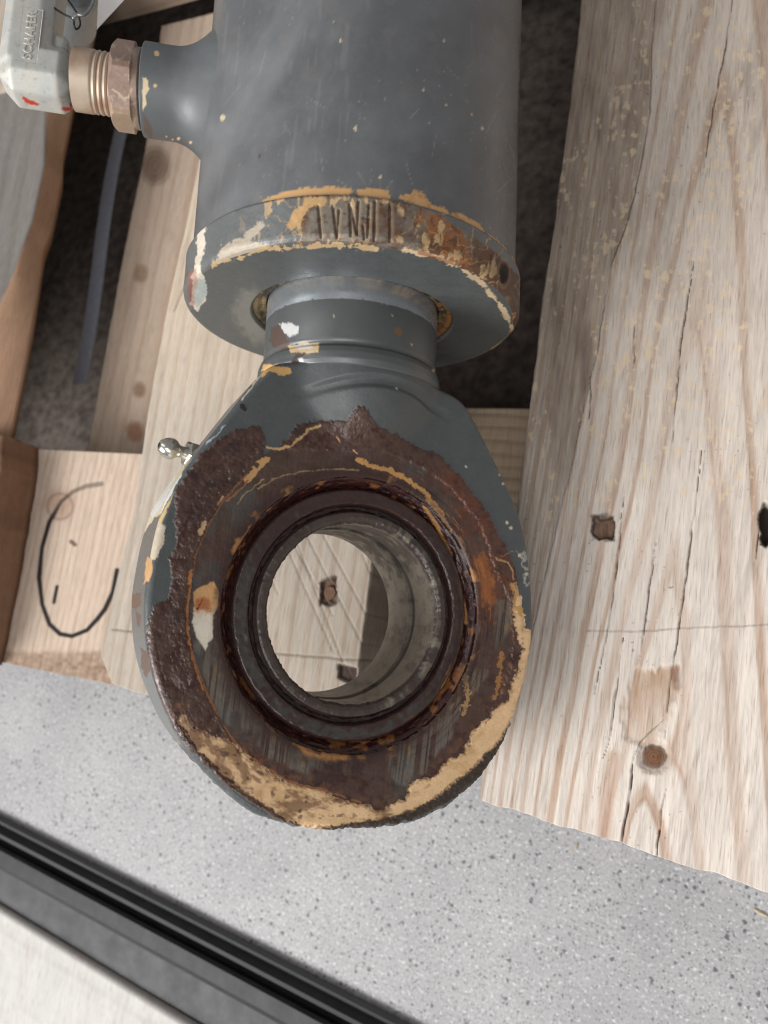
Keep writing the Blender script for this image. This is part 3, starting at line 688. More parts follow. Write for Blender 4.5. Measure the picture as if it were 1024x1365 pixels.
streak([(356, 596), (372, 599), (388, 594), (402, 582), (412, 572), (426, 569)], 1.7, C(208, 172, 120))
streak([(272, 697), (266, 712)], 3.2, C(214, 178, 134)); streak([(296, 664), (290, 672)], 1.8, C(208, 164, 116))
streak([(254, 760), (252, 790), (248, 830), (256, 880), (270, 920)], 1.6, C(172, 110, 60)); streak([(253, 762), (252, 778)], 3, C(196, 130, 76))
bp = poly(px + 3 * n2, py + 3 * n2, [(257, 790), (268, 782), (286, 776), (292, 790), (292, 808), (284, 820), (284, 850), (274, 868), (262, 850), (256, 832), (258, 815)])
m = sst(-1, 1.5, bp); cc = mix(np.broadcast_to(C(214, 164, 108), px.shape + (3,)).copy(), C(236, 224, 206), sst(806, 826, py + 9 * n2)); cc = mix(cc, C(168, 88, 44), sst(14, 4, np.hypot(px - 270, py - 806) + 8 * n2) * .8)
col = mix(col, cc, m); prop[..., 0] = mix1(prop[..., 0], .5, m); thick = mix1(thick, .0, m)
streak([(268, 800), (262, 812)], 1.5, C(130, 40, 26), .3)
streak([(696, 745), (688, 733), (668, 742)], 0, PRIMER)
streak([(661, 746), (676, 750), (682, 760), (683, 772)], 1.0, C(206, 160, 112)); streak([(684, 780), (688, 790), (684, 806)], 3.2, C(208, 160, 98), .5, 2.)
streak([(682, 806), (692, 812), (694, 820)], 3.4, C(208, 160, 98), .5, 2.)
streak([(668, 870), (666, 900), (660, 930)], 3.0, C(190, 132, 74), .5, 2., .7); streak([(622, 905), (624, 930), (618, 950)], 3.5, C(198, 160, 108), .5, 2.4, .7)
streak([(470, 600), (476, 604)], .8, C(220, 180, 120)); streak([(448, 583), (452, 590)], .8, C(214, 160, 100))
for sx, sy, sr in ((702, 750, 6), (704, 772, 5), (698, 742, 3)):
    d = np.abs(np.hypot(px - sx, (py - sy) * .7) + 3 * n3 - sr); col, prop = put(col, prop, sst(2.2, .4, d) * .7, C(190, 186, 176), .5)
# chipped white / tan edge at the left, above the side
def patch(pts, c, r=.5, amt=2.2, h=-.05):
    global col, prop, thick
    m = sst(-.8, .8, poly(px + amt * n2, py + amt * n3, pts)); col, prop = put(col, prop, m, c, r); thick = mix1(thick, h, m)
patch([(262, 598), (246, 622), (238, 640), (216, 682), (208, 694), (202, 688), (220, 655), (238, 622), (256, 598)], C(232, 230, 224), .35)
patch([(232, 655), (226, 672), (214, 700), (208, 704), (212, 692)], C(212, 186, 132))
patch([(210, 696), (219, 702), (218, 722), (210, 744), (203, 746), (200, 735), (204, 712)], C(214, 200, 176), .4, 3.5)
patch([(202, 700), (206, 706), (202, 735), (197, 745), (196, 730)], C(226, 218, 204), .4)
patch([(194, 742), (203, 744), (203, 762), (199, 776), (193, 775)], C(216, 168, 116))
# light highlights of worn paint edge
w_e = sst(2.2, .5, d_out) * sst(.15, .5, n1)
col = mix(col, C(150, 150, 146), w_e * .25 * (1 - gm))
# top left tan rim near the neck
patch([(346, 498), (356, 490), (372, 488), (386, 490), (388, 497), (378, 501), (358, 495), (349, 503)], C(216, 172, 108))
streak([(347, 500), (332, 520), (322, 532)], 1.2, C(196, 186, 168)); streak([(322, 540), (326, 546)], 2.5, C(46, 40, 38), .4)
streak([(300, 566), (290, 580), (275, 592)], .9, C(176, 182, 184))
z = z + thick + .015 * n3
z = z - 1.1 * sst(2.2, .3, np.abs(y - (60.6 - .0095 * x ** 2 + .06 * x))) * sst(24, 14, np.abs(x - 2))
zf = z.copy()
# rim, back face, bore wall rows
rows = []; cr = []; pr = []
def addrow(rx, ry, rz, c, pp): rows.append(np.stack([rx, ry, rz], -1)); cr.append(c); pr.append(pp)
k_b = np.linspace(0, 1, 8)
ct, st = np.cos(theta), np.sin(theta)
bore = []
for kz in np.linspace(-T2, T2 - .8, 10): bore.append(np.stack([ct * RB, st * RB, 0 * ct + kz], -1))
bore = np.array(bore).transpose(1, 0, 2)
edge = np.stack([x[:, -1], y[:, -1], zf[:, -1]], -1)
NRIM = 56
rim = []
for k in np.linspace(0, 1, NRIM)[1:]:
    e = edge.copy(); zb = -edge[:, 2]; e[:, 2] = edge[:, 2] + (zb - edge[:, 2]) * k; rim.append(e)
rim = np.array(rim).transpose(1, 0, 2)
# bulge: rounded off back edge, slight hammering of the rim
kz = np.linspace(0, 1, NRIM)[1:]
nrm = np.stack([np.gradient(OD[:, 1]), -np.gradient(OD[:, 0])], -1)
sc_ = 1 - (.0010 * 0 + .035 * np.clip((kz - .93) / .07, 0, 1) ** 2)[None, :]
rim[..., 0] *= sc_; rim[..., 1] *= sc_
rpx, rpy = pix_local(rim / 1000)
rn1 = fbm(rpx * .05, rpy * .05, 1, 5, .6); rn2 = fbm(rpx * .14, rpy * .14, 2, 4, .6); rn3 = fbm(rpx * .35, rpy * .35, 3, 3)
rcol, rprop = layers(rpx.shape, PAINT2, .33)
rcol = mix(rcol, C(120, 118, 112), np.clip(rn1, 0, 1) * .4)
sfx, sfy = px.copy(), py.copy(); sn = (n1, n2, n3, col, prop, thick)
px, py, n1, n2, n3, col, prop, thick = rpx, rpy, rn1, rn2, rn3, rcol, rprop, np.zeros(rpx.shape)
patch([(262, 598), (246, 622), (238, 640), (214, 686), (206, 690), (200, 700), (190, 712), (184, 716), (196, 690), (218, 655), (232, 632), (256, 598)], C(222, 210, 176), .45)
patch([(250, 606), (232, 640), (214, 676), (204, 690), (198, 684), (222, 645), (240, 612)], C(234, 234, 230), .35)
patch([(176, 792), (188, 790), (188, 808), (178, 812), (172, 806)], C(112, 88, 72), .5)
patch([(188, 862), (196, 870), (200, 892), (196, 905), (188, 890)], C(104, 78, 62), .5); patch([(180, 812), (188, 820), (186, 838), (182, 830)], C(110, 86, 74), .5)
patch([(196, 742), (203, 744), (203, 776), (191, 778)], C(216, 168, 116))
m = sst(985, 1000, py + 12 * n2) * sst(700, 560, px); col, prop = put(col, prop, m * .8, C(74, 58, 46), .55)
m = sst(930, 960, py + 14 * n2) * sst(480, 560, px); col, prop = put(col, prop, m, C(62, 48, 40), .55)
m = sst(.25, .45, n1) * sst(960, 1000, py); col, prop = put(col, prop, m * .5, C(190, 146, 96), .5)
rcol, rprop = col, prop
rim[..., 0] += .25 * rn2 * (rpy > 980); rim[..., 1] += .35 * rn2 * (rpy > 980)
n1, n2, n3, col, prop, thick = sn; px, py = sfx, sfy
bk = []
for k in np.linspace(0, 1, 8)[1:]:
    e = rim[:, -1].copy(); r_ = np.hypot(e[:, 0], e[:, 1]); rn_ = r_ + (RB - r_) * k; e[:, 0] *= rn_ / r_; e[:, 1] *= rn_ / r_; e[:, 2] = -np.abs(front_z(e[:, 0], e[:, 1], np.clip(r_ - rn_, 0, 9))); bk.append(e)
bk = np.array(bk).transpose(1, 0, 2)
# bore wall colour: wet grease
bpx, bpY = pix_local(bore / 1000); bn = fbm(bpx * .1, bpY * .1, 33, 4)
bcol, bprop = layers(bpx.shape, C(54, 32, 28, .8), .28); bcol = mix(bcol, C(120, 66, 38), np.clip(bn, 0, 1) * .6 * sst(500, 640, bpx))
bore[..., 0] *= 1 - .010 * np.clip(bn, -.3, 1); bore[..., 1] *= 1 - .010 * np.clip(bn, -.3, 1)
front = np.stack([x, y, zf], -1)
# roll the inner lip
lip = np.clip((R2 - RB) / 1.2, 0, 1); front[..., 2] -= .9 * (1 - np.sqrt(np.clip(1 - (1 - lip) ** 2, 0, 1)))
lipm = sst(2.6, .6, R2 - RB + 1.2 * n2)
col, prop = put(col, prop, lipm * .75, C(66, 42, 36, .8), .3)
lp = lipm * sst(.1, .4, fbm(theta[:, None] * 6 + 0 * R2, R2 * .2, 36, 4) + .35 * sst(520, 620, px) * sst(700, 640, py) + .2 * sst(600, 660, px) - .1)
col, prop = put(col, prop, lp * .8, C(196, 138, 80), .45)
P = np.concatenate([bore, front, rim, bk], 1)
dcol, dprop = layers(bk.shape[:2], PAINT, .4)
grid('rod_eye', P / 1000, np.concatenate([bcol, col, rcol, dcol], 1), np.concatenate([bprop, prop, rprop, dprop], 1), M_eye, root, wrap=True, wrapv=True,
     label='flat forged rod eye with dark brown grease and chipped tan primer on its face')
eye = bpy.data.objects['rod_eye']

# --- lathe helper: rings about local z (bearing) or local y (rod, barrel)
def lathe(name, prof, nseg, colfn, mat, parent, axis='z', closed=False, center=(0, 0, 0), th0=0, sub=1.0, disp=None, **kw):
    prof = np.array(prof, float); pts = []
    n = len(prof); m = n if closed else n - 1
    for i in range(m):
        A, B = prof[i], prof[(i + 1) % n]; L = np.hypot(*(B - A)); k = max(1, int(math.ceil(L / sub)))
        for j in range(k): pts.append(A + (B - A) * j / k)
    if not closed: pts.append(prof[-1])
    pts = np.array(pts); r = pts[:, 0][None]; h = pts[:, 1][None] + 0 * r
    th = (th0 + np.arange(nseg) / nseg * 2 * np.pi)[:, None]
    rr = r + 0 * th; hh = h + 0 * th
    if disp is not None:
        dr, dh = disp(th + 0 * rr, rr, hh); rr = rr + dr; hh = hh + dh
    if axis == 'z': P = np.stack([rr * np.cos(th), rr * np.sin(th), hh], -1)
    else: P = np.stack([rr * np.cos(th), hh, rr * np.sin(th)], -1)
    P = P + np.array(center)
    px, py = pix_local(P / 1000)
    col, prop = colfn(px, py, th + 0 * rr, rr, hh)
    return grid(name, P / 1000, col, prop, mat, parent, wrap=True, wrapv=closed, flip=(axis == 'y'), **kw)

def outer_ring_col(px, py, th, r, h):
    n = fbm(th * 9, r * .7 + h * .5, 60, 4); n2 = fbm(px * .15, py * .15, 61, 4)
    col, prop = layers(px.shape, C(76, 72, 68, .8), .36); prop[..., 1] = .15
    g = sst(-.2, .3, n2 + .5 * sst(30.2, 29, r) + .6 * sst(31.6, 32.6, r) + .9 * sst(760, 680, py) - .06 + .5 * fbm(th * 3, r * .4, 64, 4) + .35 * sst(560, 620, px))
    col, prop = put(col, prop, g * .9, C(64, 42, 38, .8), .25); prop[..., 1] *= (1 - g)
    cc = fbm(th * 4, r * 2.2, 63, 4, .6); rgt = sst(530, 600, px) * sst(29.5, 31, r)
    col, prop = put(col, prop, rgt * .85, C(50, 32, 28, .8), .28)
    col = mix(col, C(120, 78, 40), rgt * np.clip(cc * 1.6, 0, 1) * .8); col = mix(col, C(186, 136, 66), rgt * sst(.3, .5, cc) * sst(880, 930, py) * .8)
    return col, prop
def lumps(amp, s, fr=30):
    def f(th, r, h):
        n = fbm(th * fr, r * 1.2 + h * .9, s, 4, .6); return 0 * n, amp * n
    return f
lathe('bearing_outer_ring', [(35.6, -14), (35.6, 12.8), (34.6, 12.4), (33.2, 12.9), (32.9, 15.0), (32.3, 15.6), (29.2, 15.6), (28.8, 15.1), (28.4, 13.4), (27.5, 12.2), (26.2, 11.6), (26.2, -12), (29, -14)], 420, outer_ring_col, M_eye, eye, 'z', True, sub=.45, disp=lumps(.34, 66, 22), label='dark steel outer bearing ring smeared with grease')
def seal_grease_col(px, py, th, r, h):
    n = fbm(px * .12, py * .12, 70, 4)
    col, prop = layers(px.shape, C(60, 32, 30, .8), .26); col = mix(col, C(96, 52, 40, .8), np.clip(n, 0, 1))
    o = sst(.15, .35, fbm(th * 11, r * .8, 73, 4) + .45 * sst(20, 6, seg(px, py, [(585, 940), (605, 915), (625, 880)])) + .5 * sst(14, 4, seg(px, py, [(445, 986), (490, 990), (515, 985)])) + .6 * sst(10, 3, seg(px, py, [(325, 905), (342, 928)])) + .4 * sst(9, 3, seg(px, py, [(303, 745), (300, 775)])) - .18)
    col, prop = put(col, prop, o * .75, C(158, 104, 60), .35)
    l = sst(3.5, 1.2, seg(px + 1.5 * n, py, [(566, 676), (582, 700), (598, 735), (610, 775), (620, 815), (621, 830)])) ; col, prop = put(col, prop, l, C(200, 142, 80), .4)
    return col, prop
def gap_lumps(th, r, h):
    n = fbm(th * 14, r * 1.6, 75, 5, .6); return 0 * n, .5 * n * sst(32.6, 33.6, r) * sst(36.3, 35, r)
lathe('grease_bead', [(36.6, 15.6), (35.7, 15.3), (34.7, 14.3), (33.9, 13.4), (33.2, 12.9), (32.7, 12.0), (36.5, 11.0)], 700, seal_grease_col, M_eye, eye, 'z', True, sub=.3, disp=gap_lumps, label='glossy dark red-brown grease packed in the groove round the bearing')
def inner_ring_col(px, py, th, r, h):
    n = fbm(px * .08, py * .08, 80, 5, .6); n2 = fbm(th * 8, h * .5, 81, 4)
    col, prop = layers(px.shape, C(124, 116, 102, .9), .45); prop[..., 1] = .25
    col = mix(col, C(62, 54, 46, .85), np.clip(n * 1.8, 0, 1) * .8); col = mix(col, C(120, 112, 98, .85), np.clip(-n * 1.4, 0, 1) * .6)
    col = mix(col, C(70, 62, 54, .85), np.clip(n2 * 1.2, 0, 1) * .5)
    wall = (r < 25.2) & (h < 14)
    dk = sst(1.6, .3, np.abs(h - .5)) * sst(24.6, 24.3, r); col = mix(col, C(60, 54, 48, .85), dk * .8)
    rust = sst(.1, .5, n2 + .9 * sst(44, 12, seg(px, py, [(445, 690), (490, 705), (530, 740)])) - .35) * sst(14, 12, h); col, prop = put(col, prop, rust * .8, C(60, 46, 38), .5)
    g = sst(-.1, .3, n2 + .35 + .7 * sst(560, 430, px)) * sst(12.0, 14.5, h)
    col, prop = put(col, prop, g * .85, C(60, 46, 44, .85), .26); prop[..., 1] *= (1 - g)
    return col, prop
lathe('bearing_inner_ring', [(23.5, -16.4), (23.5, -1.0), (24.2, -.2), (24.2, 1.2), (23.8, 2.0), (23.8, 14.0), (24.3, 15.0), (25.2, 15.6), (26.6, 15.4), (27.0, 13.8), (28.2, 8), (28.8, 0), (28.2, -8), (26.6, -15.6), (25.4, -16.8)], 520, inner_ring_col, M_eye, eye, 'z', True, sub=.5, disp=lambda th, r, h: (-.45 * np.clip(fbm(th * 16, h * .5, 82, 4, .6) + .15, 0, 1) * sst(11, 14, h) * (r < 26.6), .5 * np.clip(fbm(th * 20, r * .8, 83, 4), 0, 1) * sst(13, 15, h)), label='worn steel inner bearing ring with an open bore')
def gap2(th, r, h):
    n = fbm(th * 12, r * 1.6, 85, 5, .6); return 0 * n, .45 * n
def g2col(px, py, th, r, h):
    n = fbm(px * .12, py * .12, 86, 4); col, prop = layers(px.shape, C(50, 30, 30, .8), .18); col = mix(col, C(90, 58, 50, .8), np.clip(n, 0, 1)); return col, prop
lathe('grease_bead', [(28.9, 12.6), (28.4, 13.6), (27.6, 13.5), (26.9, 13.2), (26.6, 12.4), (28.2, 11.4)], 520, g2col, M_eye, eye, 'z', True, sub=.3, disp=gap2, label='wet dark grease between the two bearing rings')

# --- rod, collar
def rod_col(px, py, th, r, h):
    n1 = fbm(px * .05, py * .05, 90, 4); n2 = fbm(px * .14, py * .14, 91, 4); n3 = fbm(px * .35, py * .35, 92, 3)
    col, prop = layers(px.shape, PAINT * .95, .36); col = mix(col, C(96, 100, 100), np.clip(n1, 0, 1) * .3)
    ch = sst(81.9, 82.3, h + .35 * fbm(th * 16, h * 0, 93, 4) + .2 * fbm(th * 60, h * 0, 94, 2)); col, prop = put(col, prop, ch, C(204, 210, 216), .24, .68)
    def pa(pts, c, rg=.5, k=2.):
        nonlocal col, prop
        m = sst(-.8, .8, poly(px + k * n2, py + k * n3, pts)); col, prop = put(col, prop, m, c, rg)
    pa([(372, 432), (386, 430), (398, 436), (398, 444), (388, 449), (380, 444)], C(214, 214, 212), .35)
    pa([(362, 436), (374, 434), (382, 448), (388, 466), (368, 466), (360, 455)], C(84, 64, 54), .6, 4)
    pa([(384, 462), (408, 456), (426, 457), (424, 469), (408, 472), (398, 470), (388, 470)], C(220, 190, 146), .45)
    pa([(392, 461), (416, 458), (418, 464), (400, 466)], C(224, 220, 214), .4)
    pa([(396, 472), (408, 470), (400, 480), (396, 490), (386, 492), (390, 480)], C(78, 58, 50), .6, 3)
    pa([(398, 478), (404, 478), (406, 490), (414, 494), (400, 492)], C(226, 224, 220), .35)
    pa([(347, 494), (352, 485), (372, 486), (388, 492), (386, 500), (372, 500), (360, 494)], C(216, 172, 112), .5)
    pa([(526, 438), (534, 436), (538, 444), (532, 448), (526, 445)], C(128, 92, 58), .6)
    for sx, sy, sr in ((445, 421, 1), (549, 459, 1.6), (508, 494, 1.5), (531, 520, 1.6), (578, 494, 2.2), (523, 421, 1)):
        col, prop = put(col, prop, sst(sr + .8, sr - .8, np.hypot(px - sx, py - sy) + n3), C(196, 184, 150), .6)
    return col, prop
lathe('rod', [(25.2, 150), (25.2, 71.0), (24.8, 70.2), (24.9, 69.4), (26.0, 68.8), (26.5, 67.2), (26.6, 65.4), (26.0, 64.0), (24.6, 63.2), (22, 63.0), (0.1, 63.0)], 480, rod_col, M_paint, root, 'y', False, sub=.45, label='thick rod, painted grey but for a bright bare ring at the gland')

# --- gland with peeling ring band
def gland_col(px, py, th, r, h):
    n1 = fbm(px * .04, py * .04, 110, 5, .6); n2 = fbm(px * .13, py * .13, 111, 4, .6); n3 = fbm(px * .35, py * .35, 112, 3)
    col, prop = layers(px.shape, PAINT, .4)
    vis = (np.sin(th) > -.35)
    band = (r > 46.9) & vis; face = (h < 86.3) & (r < 47.2)
    B = band.astype(float)
    col = mix(col, PAINT2, B * .8)
    bare = sst(-1, 2, poly(px + 7 * n2, py + 7 * n1, [(395, 262), (470, 256), (540, 268), (600, 292), (650, 325), (695, 370), (697, 480), (676, 440), (645, 398), (600, 362), (545, 342), (470, 332), (405, 330), (396, 300)])) * B
    col, prop = put(col, prop, bare, C(134, 124, 112), .5, .25)
    col = mix(col, C(108, 70, 46), bare * sst(-.1, .45, n1 + .45 * sst(530, 600, px) - .12) * .85)
    col = mix(col, C(170, 110, 66), bare * sst(0, .4, n2 + .8 * sst(34, 8, seg(px, py, [(575, 290), (605, 320), (612, 345)])) - .35) * .85)
    col = mix(col, C(86, 60, 52), bare * sst(640, 675, px) * .6)
    stz = sst(14, 24, seg(px, py, [(424, 296), (520, 298)])); chips = stz * sst(.22, .34, fbm(px * .09, py * .05, 113, 4)) * B * sst(300, 380, px) * sst(690, 640, px); col, prop = put(col, prop, chips * .85, C(214, 180, 134), .5)
    chips = sst(.05, .015, np.abs(fbm(px * .05, py * .05, 114, 4) - .08)) * B * sst(330, 400, px); col = mix(col, C(206, 164, 112), chips * .7 * stz)
    pit = sst(.15, .4, n2) * bare; col = mix(col, C(84, 62, 48), pit * .6)
    lft = sst(-1, 1.5, poly(px + 5 * n2, py + 5 * n3, [(288, 352), (296, 328), (320, 318), (348, 292), (352, 300), (334, 322), (366, 326), (330, 340), (300, 352)])) * B
    col, prop = put(col, prop, lft * .9, C(196, 182, 162), .5)
    lf2 = sst(-1, 1.2, poly(px + 4 * n2, py + 4 * n3, [(382, 300), (392, 278), (402, 275), (406, 262), (436, 262), (432, 276), (414, 276), (400, 296), (388, 308)])) * B; col, prop = put(col, prop, lf2 * .9, C(204, 164, 110), .5)
    # far left chipped edge
    cl = sst(-1, 1.2, poly(px + 4 * n2, py + 4 * n3, [(262, 296), (272, 284), (282, 290), (272, 312), (274, 330), (268, 352), (272, 370), (274, 400), (264, 416), (254, 404), (256, 372), (262, 345)])); col, prop = put(col, prop, cl, C(226, 214, 196), .45)
    cl = sst(-1, 1.2, poly(px + 3 * n2, py + 3 * n3, [(250, 365), (262, 358), (266, 390), (258, 412), (250, 396)])); col, prop = put(col, prop, cl * .55, C(150, 80, 62), .45)
    cl = sst(-1, 1.2, poly(px + 3 * n3, py + 3 * n3, [(264, 372), (272, 370), (277, 385), (272, 400), (262, 410), (258, 396)])); col, prop = put(col, prop, cl, C(182, 190, 186), .5)
    # primer line along the front edge of the band
    fe = [(286, 352), (318, 344), (350, 332), (400, 330), (432, 326), (508, 332)]; d = seg(px, py, fe) - 5.5 * n2 - 2 * n3; m = sst(3.4, 1.8, d)
    col, prop = put(col, prop, m * .95, C(218, 186, 140), .5)
    fe = [(538, 333), (580, 341), (614, 357), (643, 379), (664, 403), (679, 430), (687, 450)]; d = seg(px, py, fe) - 5.5 * n2 - 2 * n3; m = sst(3.6, 2.0, d)
    col, prop = put(col, prop, m, C(220, 194, 156), .45)
    fe = [(560, 336), (600, 350), (640, 378), (668, 412), (682, 446)]; m = sst(4, 1, seg(px, py, fe) - 2 * n2) * B; col, prop = put(col, prop, m * .7, C(150, 80, 48), .4)
    # dirty smear by the hole
    fm = face * 1.0
    col = mix(col, C(140, 138, 128), fm * sst(24, 6, seg(px, py, [(332, 402), (326, 420), (345, 442)]) + 10 * n2) * .7)
    col = mix(col, C(104, 108, 108), fm * np.clip(n1 * .8, 0, 1) * .4)
    # stamped strokes
    for pts in ([(424, 274), (428, 316)], [(444, 276), (449, 316)], [(449, 316), (452, 280)], [(466, 272), (468, 314)], [(468, 276), (476, 312)], [(478, 268), (476, 312)], [(484, 300), (486, 318)], [(484, 290), (492, 290)], [(492, 272), (490, 316)], [(500, 268), (499, 320)], [(520, 272), (520, 322)], [(656, 340), (652, 366)]):
        d = seg(px, py, pts); col = mix(col, C(96, 66, 48), sst(2.0, .5, d) * .6 * B); col = mix(col, C(176, 150, 118), sst(2.2, .8, seg(px - 4, py, pts)) * .5 * B)
    hd = np.hypot((px - 672) / 6, (py - 364) / 14); col = mix(col, C(42, 32, 26), sst(1.1, .7, hd) * .9); col = mix(col, C(150, 124, 106), sst(.3, .1, np.abs(hd - 1.3) + .2 * n2) * .35 * B)
    return col, prop
def gland_disp(th, r, h):
    P = np.stack([r * np.cos(th), h, r * np.sin(th)], -1); px, py = pix_local(P / 1000); B = ((r > 48) & (np.sin(th) > -.3)).astype(float)
    dr = .14 * fbm(px * .06, py * .06, 120, 5, .6) * B
    for pts in ([(424, 274), (428, 316)], [(444, 276), (449, 316)], [(449, 316), (452, 280)], [(466, 272), (468, 314)], [(468, 276), (476, 312)], [(478, 268), (476, 312)], [(484, 300), (486, 318)], [(484, 290), (492, 290)], [(492, 272), (490, 316)], [(500, 268), (499, 320)], [(520, 272), (520, 322)], [(656, 340), (652, 366)]):
        dr = dr - .5 * sst(2.2, .7, seg(px, py, pts)) * B
    dr = dr - 1.6 * sst(1.2, .6, np.hypot((px - 672) / 6, (py - 364) / 14)) * B
    # ragged paint skin at the front edge
    e = sst(87.8, 86.2, h) * (r > 47.2); dr = dr + .22 * e * fbm(th * 14, th * 0, 121, 4) * (np.sin(th) > -.3)
    return dr, 0 * dr
lathe('gland', [(29.4, 92), (29.4, 86.9), (30.0, 86.0), (47.1, 86.0), (47.9, 86.15), (48.6, 86.9), (48.9, 87.6), (48.9, 96.9), (48.4, 97.6), (47.0, 97.9), (46.8, 99)], 1400, gland_col, M_rust, root, 'y', False, sub=.28, disp=gland_disp, label='gland nut at the barrel end, its rim peeled to rust and tan primer')
def seal_col(px, py, th, r, h):
    n = fbm(th * 30, h * 1.2, 130, 4); n2 = fbm(px * .1, py * .1, 131, 4)
    col, prop = layers(px.shape, C(60, 54, 44, .85), .6)
    col = mix(col, C(168, 142, 98), sst(-.2, .3, n2 + .2) * .85); col = mix(col, C(176, 112, 50), sst(530, 580, px) * sst(-.1, .2, n2) * .8)
    tk = sst(.60, .72, vn(th * 60, h * .2, 132)); col = mix(col, C(58, 46, 34), tk * .7 * sst(86.5, 88, h))
    return col, prop
lathe('wiper_seal', [(29.38, 87.2), (28.2, 87.4), (27.3, 88.6), (26.3, 88.2), (25.6, 88.6), (25.4, 90.5), (29.3, 91.5)], 500, seal_col, M_rust, root, 'y', True, sub=.3, disp=lumps(.12, 133, 40), label='dirty tan wiper seal round the rod')

# --- barrel
def barrel_col(px, py, th, r, h):
    n1 = fbm(px * .012, py * .012, 140, 5, .6); n2 = fbm(px * .13, py * .13, 141, 4, .6); n3 = fbm(px * .35, py * .35, 142, 3)
    col, prop = layers(px.shape, C(94, 95, 97), .40)
    col = mix(col, C(124, 127, 130), np.clip(n1 * 1.1 + .1, 0, 1) * .45)
    col = mix(col, C(84, 88, 92), np.clip(-n1, 0, 1) * .5)
    sm = fbm(px * .02 + .01 * py, py * .006, 147, 4); col = mix(col, C(134, 136, 138), np.clip(sm * 1.6, 0, 1) * .5 * sst(560, 380, px)); 
    col = mix(col, C(120, 116, 112), sst(.2, .5, fbm(px * .05, py * .05, 148, 5)) * .25)
    dust = spots(px, py, 7, 149, .05, .12, 1.0) * sst(.0, .4, fbm(px * .02, py * .02, 150, 3)); col = mix(col, C(168, 166, 160), dust * .5)
    brush = fbm(th * 3, h * .05, 144, 3); scr = sst(.80, .86, vn(th * 55 + h * .04, h * .12, 145)) * sst(.5, .8, vn(th * 4, h * .03, 146)); col = mix(col, C(160, 160, 158), scr * .12)
    for k_ in range(26):
        x0 = 300 + 390 * abs(math.sin(k_ * 12.9)); y0 = 5 + 235 * abs(math.sin(k_ * 7.3)); an = 1.2 * math.sin(k_ * 3.1) + 1.4; ln = 8 + 26 * abs(math.sin(k_ * 5.7)); d_ = seg(px, py, [(x0, y0), (x0 + ln * math.cos(an), y0 + ln * math.sin(an))]); col = mix(col, C(168, 168, 164), sst(1.0, .2, d_) * (.12 + .22 * abs(math.sin(k_))))
    prop[..., 0] = .33 + .16 * brush + .10 * sm
    V = np.sin(th) > -.2
    for pts in ([(340, 274), (356, 264), (378, 256), (402, 251), (436, 249), (468, 250), (470, 259), (436, 260), (400, 263), (366, 270)], [(477, 252), (500, 251), (519, 255), (521, 265), (478, 262)], [(528, 262), (548, 258), (552, 252), (565, 258), (574, 272), (592, 276), (604, 290), (590, 288), (560, 276)], [(600, 283), (614, 284), (640, 300), (645, 309), (636, 308), (606, 292)], [(648, 312), (662, 318), (676, 334), (674, 340), (660, 328)], [(680, 340), (688, 346), (690, 366), (684, 362)]):
        m = sst(-.8, .8, poly(px + 2.5 * n2, py + 2.5 * n3, pts)) * V; mc = mix(np.broadcast_to(C(208, 162, 106), px.shape + (3,)).copy(), C(170, 108, 58), np.clip(n1 * 0 + n2 * 1.4, 0, 1) * sst(500, 560, px)); col = mix(col, mc, m); prop[..., 0] = mix1(prop[..., 0], .5, m)
    for sx, sy, sr in ((297, 157, 3.2), (474, 171, 2.2), (454, 54, 1.6), (444, 30, 1), (565, 120, 1.1), (595, 139, 1.2), (629, 153, 1.3), (643, 171, 2.0), (572, 163, 1.2), (507, 236, 1.8), (514, 132, 1), (592, 54, 1.2)):
        col, prop = put(col, prop, sst(sr + .9, sr - .7, np.hypot(px - sx, (py - sy) * .8) + n3) * V, C(206, 190, 158), .6)
    col, prop = put(col, prop, sst(2.6, 1, np.hypot(px - 346, py - 208)) * V, C(40, 38, 38), .6)
    return col, prop
def barrel_disp(th, r, h):
    n = .05 * fbm(th * 6, h * .06, 150, 4); return n, 0 * n
bprof = [(47.35, 97.0)] + [(47.35, v) for v in np.arange(97.5, 195, .55)] + [(47.35, 260), (47.35, 420), (0.1, 420)]
NB = 760
lathe('barrel', bprof, NB, barrel_col, M_paint, root, 'y', False, sub=60, disp=barrel_disp, label='broad satin grey barrel running off the top of the picture')

# --- port boss welded on the barrel
psi = -.17; p_c = np.array([-np.cos(psi), .072, -np.sin(psi)]); p_c = nz(p_c - a_ * p_c.dot(a_))
pl = np.array([p_c @ b_, 0, p_c @ n_]); ql = np.cross([0, 1, 0], pl)     # local: outward direction, sideways direction (towards the viewer)
if ql[2] < 0: ql = -ql
al = np.array([0, 1., 0]); SP = 149.4
def port_tube(name, prof_fn, nu, nt, colfn, mat, parent=None, **kw):
    ph = np.arange(nu)[:, None] / nu * 2 * np.pi; t = np.linspace(0, 1, nt)[None]
    r, l = prof_fn(ph + 0 * t, t + 0 * ph)
    P = (al[None, None] * (r * np.cos(ph))[..., None] + ql[None, None] * (r * np.sin(ph))[..., None] + pl[None, None] * l[..., None]) + np.array([0, SP, 0])
    px, py = pix_local(P / 1000); col, prop = colfn(px, py, ph + 0 * t, r, l)
    return grid(name, P / 1000, col, prop, mat, parent or root, wrap=True, **kw)
